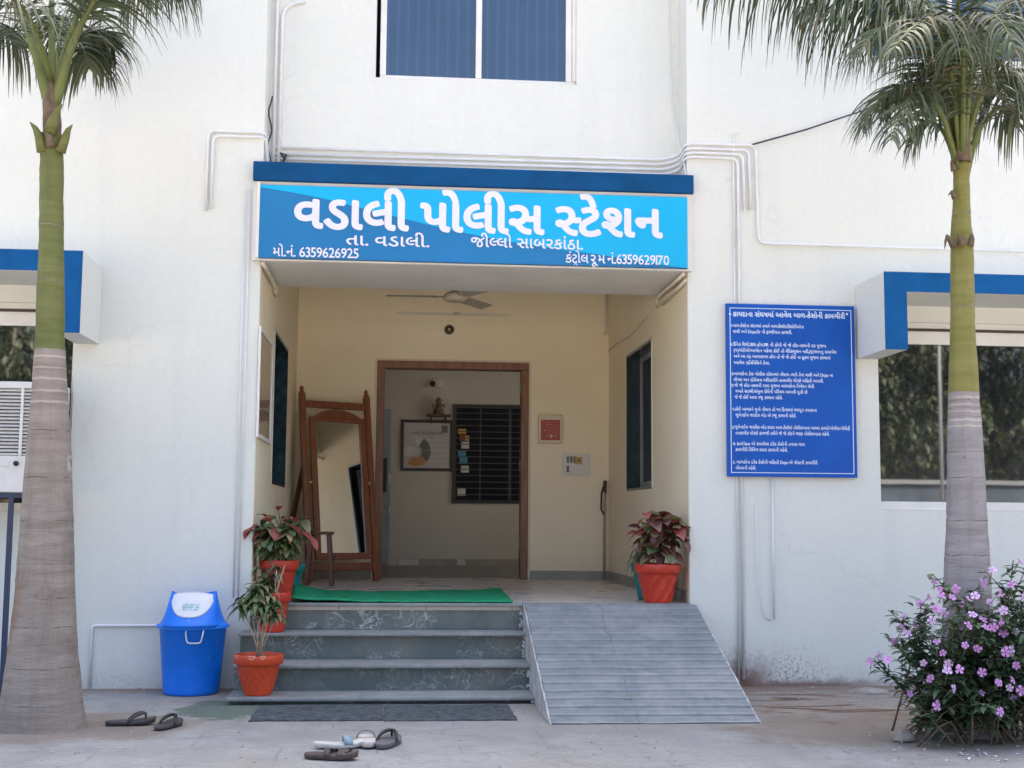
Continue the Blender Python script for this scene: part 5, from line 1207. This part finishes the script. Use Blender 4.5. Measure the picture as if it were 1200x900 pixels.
fp = empty('alarm_panel', ((x0+x1)/2, PB, z0), 'red fire alarm panel in cream case right of the doorway', 'alarm panel')
m = MB(); m.box(x0, x1, PB-.06, PB-.001, z0, z1); m.build('case', M['panel_cream'], fp, .006)
dx = (x1-x0)*.1; dz = (z1-z0)*.1
m = MB(); m.box(x0+dx, x1-dx*.9, PB-.064, PB-.0605, z0+dz, z1-dz*1.8); rf_ = m.build('red_face', M['red_panel'], fp)
for k in range(6):
    m = MB(); zz = z1-dz*(2.6+k*.75); m.box(x0+dx*3, x1-dx*1.4, PB-.0655, PB-.0645, zz-dz*.24, zz); m.build('print_line', M['red_light'], rf_)
for (fx_, fz, r, mm) in ((.24, .45, .007, 'panel_cream'), (.53, .24, .016, 'panel_cream')):
    lathe_y([(r, 0), (r*.9, .006), (0, .008)], (x0+(x1-x0)*fx_, PB-.0645, z0+(z1-z0)*fz), 14).build('button', M[mm], fp)
for k, fx_ in enumerate((.32, .40, .67, .75)):
    lathe_y([(.006, 0), (.005, .005), (0, .006)], (x0+(x1-x0)*fx_, PB-.0645, z0+(z1-z0)*(.245+.02*(k % 2))), 10).build('indicator', M['panel_cream'], fp)
x0, x1, z0, z1 = rect(659, 531, 691.5, 558, PB-.02)
sp_ = empty('switch_board', ((x0+x1)/2, PB, z0), 'white electrical switch board with yellow socket below the alarm panel', 'switch board')
m = MB(); m.box(x0, x1, PB-.018, PB-.001, z0, z1); m.build('plate', M['switch_white'], sp_, .004)
for fx_, fz in ((.2, .72), (.32, .72), (.44, .72), (.2, .3)):
    m = MB(); xx, zz = x0+(x1-x0)*fx_, z0+(z1-z0)*fz; m.box(xx-.012, xx+.012, PB-.026, PB-.0185, zz-.032, zz+.032); m.build('switch', M['switch_dark'], sp_, .003)
xx, zz = x0+(x1-x0)*.6, z0+(z1-z0)*.68; m = MB(); m.box(xx-.042, xx+.034, PB-.03, PB-.0185, zz-.036, zz+.036); sk_ = m.build('socket', M['brass'], sp_, .006)
lathe_y([(.010, 0), (.008, .006), (0, .006)], (xx+.0, PB-.0305, zz), 12).build('socket_hole', M['black'], sk_)
m = MB(); m.box(xx-.03, x1-.03, PB-.021, PB-.0185, zz-.12, zz-.06); m.build('blank_cover', M['switch_white'], sp_, .002)
a = aty(712, 563, PB-.1); bq = atz(711, 681, P)
stk = empty('leaning_stick', (PW-.05, PB-.06, P), 'slim wooden stick with dark strap in the right back porch corner', 'stick')
m = MB(); m.tube([(PW-.06, PB-.07, P+.002), (PW-.045, PB-.045, a.z-.12)], .014, 10); m.build('shaft', M['broom'], stk)
m = MB(); m.box(PW-.062, PW-.03, PB-.065, PB-.03, a.z-.12, a.z); m.build('head', M['wood_dark'], stk, .004)
m = MB(); m.tube([(PW-.05, PB-.07, a.z-.02), (PW-.085, PB-.08, a.z-.12), (PW-.09, PB-.085, a.z-.28), (PW-.062, PB-.078, a.z-.33)], .009, 6); m.build('strap', M['black'], stk)
# display board on the left porch wall
ya, yb_ = .10, .98; za, zb_ = atx(302, 514, 0).z, atx(305.4, 386, 0).z
ya = atx(304, 450, 0.02).y; yb_ = atx(319, 460, 0.02).y
dbd = empty('display_board', (0, (ya+yb_)/2, za), 'glass fronted display board with pale frame on the left porch wall', 'display board')
m = MB(); m.box(.004, .022, ya, ya+.03, za, zb_); m.box(.004, .022, yb_-.03, yb_, za, zb_); m.box(.004, .022, ya+.03, yb_-.03, za, za+.03); m.box(.004, .022, ya+.03, yb_-.03, zb_-.03, zb_); m.build('board_frame', M['frame_white'], dbd, .003)
m = MB(); m.box(.004, .014, ya+.028, yb_-.028, za+.028, zb_-.028)
t = NT('display_glass'); t.b.inputs['IOR'].default_value = 1.9; M['display'] = t.done((.30, .24, .18), .04, .5); m.build('board_glass', M['display'], dbd)

# ------------------------------------------------------------------ things in the hall
y = IB-.025
x0, x1, z0, z1 = rect(470, 491.5, 530.5, 552.5, y)
pf_ = empty('framed_poster', ((x0+x1)/2, IB, z0), 'black framed poster with ring chart on the hall wall', 'poster')
m = MB(); f = .038
m.box(x0, x1, y, IB-.001, z0, z0+f); m.box(x0, x1, y, IB-.001, z1-f, z1); m.box(x0, x0+f, y, IB-.001, z0+f, z1-f); m.box(x1-f, x1, y, IB-.001, z0+f, z1-f); m.build('frame', M['black'], pf_, .003)
m = MB(); m.box(x0+f-.002, x1-f+.002, y+.010, y+.016, z0+f-.002, z1-f+.002); sh = m.build('sheet', M['poster'], pf_)
cx_, cz_ = x0+(x1-x0)*.29, z0+(z1-z0)*.385; r0, r1 = .075, .185
for a0, a1, mm in ((60, 92, 'chart_light'), (8, 58, 'chart_grey'), (-42, 6, 'chart_grey'), (-125, -44, 'chart_orange')):
    m = MB(); N = 8; vs_ = []
    for k in range(N+1):
        a = R(a0+(a1-a0)*k/N); vs_ += [(cx_+r0*math.cos(a), y+.008, cz_+r0*math.sin(a)), (cx_+r1*math.cos(a), y+.008, cz_+r1*math.sin(a))]
    m.add(vs_, [(2*k, 2*k+1, 2*k+3, 2*k+2) for k in range(N)]); m.build('chart_sector', M[mm], sh)
m = MB(); m.add([(cx_-.06+.10*math.cos(k*.4488), y+.0075, cz_+.062*math.sin(k*.4488)) for k in range(14)], [tuple(range(14))]); m.build('chart_label', M['chart_light'], sh)
text(pf_, 'અમારી પ્રતિબધ્ધતા સેવા', 482, 519, 509, 3.0, y+.007, M['ink'], .02)
for k in range(5):
    m = MB(); zz = z0+(z1-z0)*(.60-.105*k); xa = x0+(x1-x0)*(.52-.03*(k == 0)); m.box(xa, x1-f-.05-.03*(k % 2), y+.0085, y+.0095, zz, zz+.012); m.build('print_line', M['chart_light'], sh)
m = MB(); m.box(x1-f-.105, x1-f-.03, y+.0085, y+.0095, z1-f-.12, z1-f-.03); m.build('badge', M['ink'], sh)
x0, x1, z0, z1 = rect(500, 485.5, 528, 488.5, IB-.1)
sf = empty('wall_shelf', ((x0+x1)/2, IB, z0), 'small dark wooden shelf above the framed poster', 'shelf')
m = MB(); m.box(x0, x1, IB-.15, IB-.001, z0, z1); m.build('board', M['wood_dark'], sf, .003)
for s in (.2, .8):
    m = MB(); xx = x0+(x1-x0)*s; m.prism([(IB-.12, z0-.0005), (IB-.001, z0-.0005), (IB-.001, z0-.09)], lambda p, k, xx=xx: (xx-.008+.016*k, p[0], p[1])); m.build('bracket', M['wood_dark'], sf)
ic = aty(514, 486, IB-.08); idh = aty(514, 465, IB-.08).z-z1
idl = empty('idol_figurine', (ic.x, IB-.08, z1+.001), 'small seated brass idol standing on the dark wall shelf', 'figurine')
m = MB(); w = idh
m.lathe([(0,0),(.32*w,0),(.34*w,.05*w),(.30*w,.09*w),(.26*w,.11*w),(.30*w,.16*w),(.31*w,.24*w),(.22*w,.32*w),(.20*w,.42*w),(.23*w,.52*w),(.22*w,.60*w),(.11*w,.67*w),(.15*w,.72*w),(.165*w,.79*w),(.14*w,.87*w),(.10*w,.91*w),(.05*w,.97*w),(0,1.0*w)], (ic.x, IB-.08, z1+.001), 22); m.build('figure', M['idol'], idl)
for s in (-1, 1):
    m = MB(); b0 = Vector((ic.x+s*.20*w, IB-.085, z1+.56*w)); m.tube([b0, b0+Vector((s*.14*w, -.03, -.10*w)), b0+Vector((s*.08*w, -.10*w, -.22*w))], [.055*w, .05*w, .04*w], 8); m.build('arm', M['idol'], idl)
    m = MB(); m.leaf((ic.x+s*.12*w, IB-.09, z1+.80*w), (s, -.1, -.1), .14*w, .16*w, .2, n=4); m.build('ear', M['idol'], idl)
m = MB(); m.tube([(ic.x, IB-.08-.15*w, z1+.76*w), (ic.x, IB-.08-.24*w, z1+.62*w), (ic.x+.02, IB-.08-.25*w, z1+.48*w)], [.05*w, .04*w, .025*w], 8); m.build('trunk_nose', M['idol'], idl)
x0, x1, z0, z1 = rect(501.5, 445, 519, 455, IB-.05)
wd_ = empty('wall_speaker', ((x0+x1)/2, IB, z0), 'pale wall unit with dark round grille high on the hall wall', 'speaker')
m = MB(); m.box(x0, x1, IB-.05, IB-.001, z0, z1); m.build('housing', M['panel_cream'], wd_, .004)
lathe_y([(.036, 0), (.036, .02), (.025, .03), (0, .03)], (x0+(x1-x0)*.33, IB-.051, (z0+z1)/2), 20).build('round_grille', M['black'], wd_)
m = MB(); m.box(x1-.055, x1-.012, IB-.056, IB-.0505, z0+.012, z1-.012); m.build('cover', M['switch_white'], wd_, .002)

# ------------------------------------------------------------------ air cooler in the left window
yc = -.42
cl = empty('air_cooler', (-1.75, -.2, 1.0), 'white louvred air cooler on iron stand at the left window', 'air cooler')
xr = aty(80, 500, -.03).x; zt, zb2 = aty(20, 447, yc).z, aty(20, 577, yc).z
xl = xr-.92; zl0, zl1 = aty(20, 534, yc).z, aty(20, 455, yc).z
m = MB(); m.box(xl, xr, yc, -.02, zb2, zl0); m.box(xl, xr, yc, -.02, zl1, zt); m.box(xl, xl+.04, yc+.002, -.02, zl0, zl1); m.box(xr-.04, xr, yc+.002, yc+.05, zl0, zl1); m.box(xr-.04, xr, -.07, -.02, zl0, zl1); m.build('cabinet', M['cooler'], cl, .006)
m = MB(); m.box(xl+.03, xr-.03, yc+.06, -.04, zl0, zl1); m.build('wood_wool_pad', M['cooler_pad'], cl)
n = 19
for k in range(n):
    z = zl0+(zl1-zl0)*(k+.5)/n; m = MB(); m.bar((xl+.04, yc+.014, z), (xr-.04, yc+.014, z), .020, .007, side=(0, 1, .6)); m.build('louvre', M['cooler'], cl)
for k in range(n):
    z = zl0+(zl1-zl0)*(k+.5)/n; m = MB(); m.bar((xr-.02, yc+.05, z), (xr-.02, -.07, z), .018, .006, side=(1, 0, .6)); m.build('side_louvre', M['stand'], cl)
for uu in (25, -10):
    q = aty(uu, 500, yc); m = MB(); m.box(q.x-.009, q.x+.009, yc-.008, yc+.004, zl0, zl1); m.build('upright_bar', M['cooler'], cl)
q = aty(19, 543, yc); lathe_y([(.017, 0), (.015, .018), (0, .02)], (q.x, yc-.001, q.z), 14).build('knob', M['black'], cl)
x0, x1, z0, z1 = rect(-8, 539.5, 10, 547, yc); m = MB(); m.box(x0, x1, yc-.005, yc-.0005, z0, z1); m.build('switch_panel', M['switch_white'], cl, .002)
sd_ = empty('cooler_stand', (xr-.4, -.2, 0), 'dark iron stand carrying the white air cooler', 'stand')
m = MB(); zq = zb2-.002
for yy in (yc+.03, -.05): m.bar((xl, yy, zq-.015), (xr, yy, zq-.015), .03, .03, side=(0,1,0))
for xx in (xl+.02, xr-.02): m.bar((xx, yc+.046, zq-.017), (xx, -.066, zq-.017), .028, .026)
m.build('top_frame', M['stand'], sd_)
for xx, yy in ((aty(12, 590, yc).x, yc+.02), (xr-.03, -.06), (xl+.05, yc+.02), (xl+.05, -.06)):
    m = MB(); m.bar((xx, yy, 0), (xx, yy, zq-.03), .03, .03); m.build('leg', M['stand'], sd_)

# ------------------------------------------------------------------ trees across the yard, seen mirrored in the window panes
def tree_mesh(seed, rad, hgt, n):
    rg = random.Random(seed); m = MB()
    n = int(n*1.6)
    blobs = [(Vector((rg.gauss(0, rad*.45), rg.gauss(0, rad*.45), hgt*rg.uniform(.32, .92))), rg.uniform(.28, .5)*rad) for k in range(16)]
    for k in range(n):
        c, r = rg.choice(blobs); d = Vector((rg.gauss(0,1), rg.gauss(0,1), rg.gauss(0,1))).normalized()*r*rg.random()**.4
        m.leaf(c+d, (rg.uniform(-1,1), rg.uniform(-1,1), rg.uniform(-1,.4)), rg.uniform(.14, .34), rg.uniform(.06, .15), .4, n=2)
    t = MB(); t.tube([(0,0,0), (.05,0,hgt*.25), (-.05,.05,hgt*.5), (0,0,hgt*.8)], [.22, .17, .12, .05], 10)
    for c, r in blobs[:9]: t.tube([(0,0,hgt*rg.uniform(.25,.45)), c.lerp(Vector((0,0,c.z)), .4)-Vector((0,0,.3)), c], [.08, .06, .02], 6)
    return m, t
tl, tt = tree_mesh(4, 3.6, 7.5, 5200)
t0 = empty('yard_tree', (13.5, -25, 0), 'leafy green tree across the yard, mirrored in the right window', 'tree', 'trees across the yard')
tl.build('crown', M['tree_leaf'], t0, local=True); tt.build('trunk', M['tree_bark'], t0, local=True)
for x, y, rz, s in ((18.5, -27, 1.1, 1.1), (24, -26, 4.0, 1.05), (-9, -25, 3.1, 1.0), (-14, -27, .6, 1.1)):
    c = t0.copy(); col.objects.link(c); c.location = (x, y, 0); c.rotation_euler = (0, 0, rz); c.scale = (s, s, s)
    for ch in list(t0.children): k = ch.copy(); col.objects.link(k); k.parent = c
m = MB(); m.box(4, 30, -19.2, -19.0, 0, 2.0); cw = m.build('vehicle_standin_wall', M['standin_wall']); tag(cw, 'added low grey wall standing in for vehicles mirrored in the right window', 'wall')  # added wall, its reflection stands in for parked vehicles
m = MB(); m.box(4, 30, -19.26, -18.94, 2.001, 2.1); m.build('coping', M['frame_grey'], cw)
rg = random.Random(31); m = MB()
for k in range(420):
    w = rg.random()
    if w < .35: x, y = rg.uniform(3.1, 5.2), -abs(rg.gauss(0, .5))-.03
    elif w < .55: x, y = rg.gauss(-.86, .55), -1.6+rg.gauss(0, .4)
    elif w < .75: x, y = rg.uniform(3.2, 5.2), rg.uniform(-2.9, -1.6)
    elif w < .85: x, y = rg.uniform(-2, -.1), -abs(rg.gauss(0, .12))-.02
    else: x, y = rg.uniform(-1.8, 4), rg.uniform(-2.9, -1.6)
    if -.08 < x < 3.12 and y > -1.66: continue
    r = rg.uniform(.004, .011)*(1.6 if rg.random() < .08 else 1); n = 6; a0 = rg.uniform(0, 6)
    ring = [(x+r*rg.uniform(.7, 1.2)*math.cos(a0+q), y+r*rg.uniform(.7, 1.2)*math.sin(a0+q), .0) for q in range(n)]; mid = [(x+(p[0]-x)*.8, y+(p[1]-y)*.8, r*.7) for p in ring]
    m.add(ring+mid, [(q, (q+1) % n, n+(q+1) % n, n+q) for q in range(n)]+[tuple(n+q for q in range(n))], 0, True)
tag(m.build('gravel', M['stone']), 'small stones and grit scattered along the wall foot and palm bases', 'gravel', kind='stuff')
lp = empty('lamp_post', (12.2, -16.5, 0), 'pale lamp post across the yard, mirrored in the right window', 'lamp post')
m = MB(); m.tube([(12.2,-16.5,0), (12.2,-16.5,3), (12.2,-16.5,6.2)], [.04, .036, .03], 12); m.build('pole', M['frame_grey'], lp)
m = MB(); m.tube([(12.2,-16.5,6.2), (12.2,-16.2,6.5), (12.2,-15.5,6.6)], .03, 8); m.build('arm', M['frame_white'], lp)
m = MB(); m.box(12.1, 12.3, -15.6, -15.0, 6.55, 6.66); m.build('lamp_head', M['frame_grey'], lp, .02)
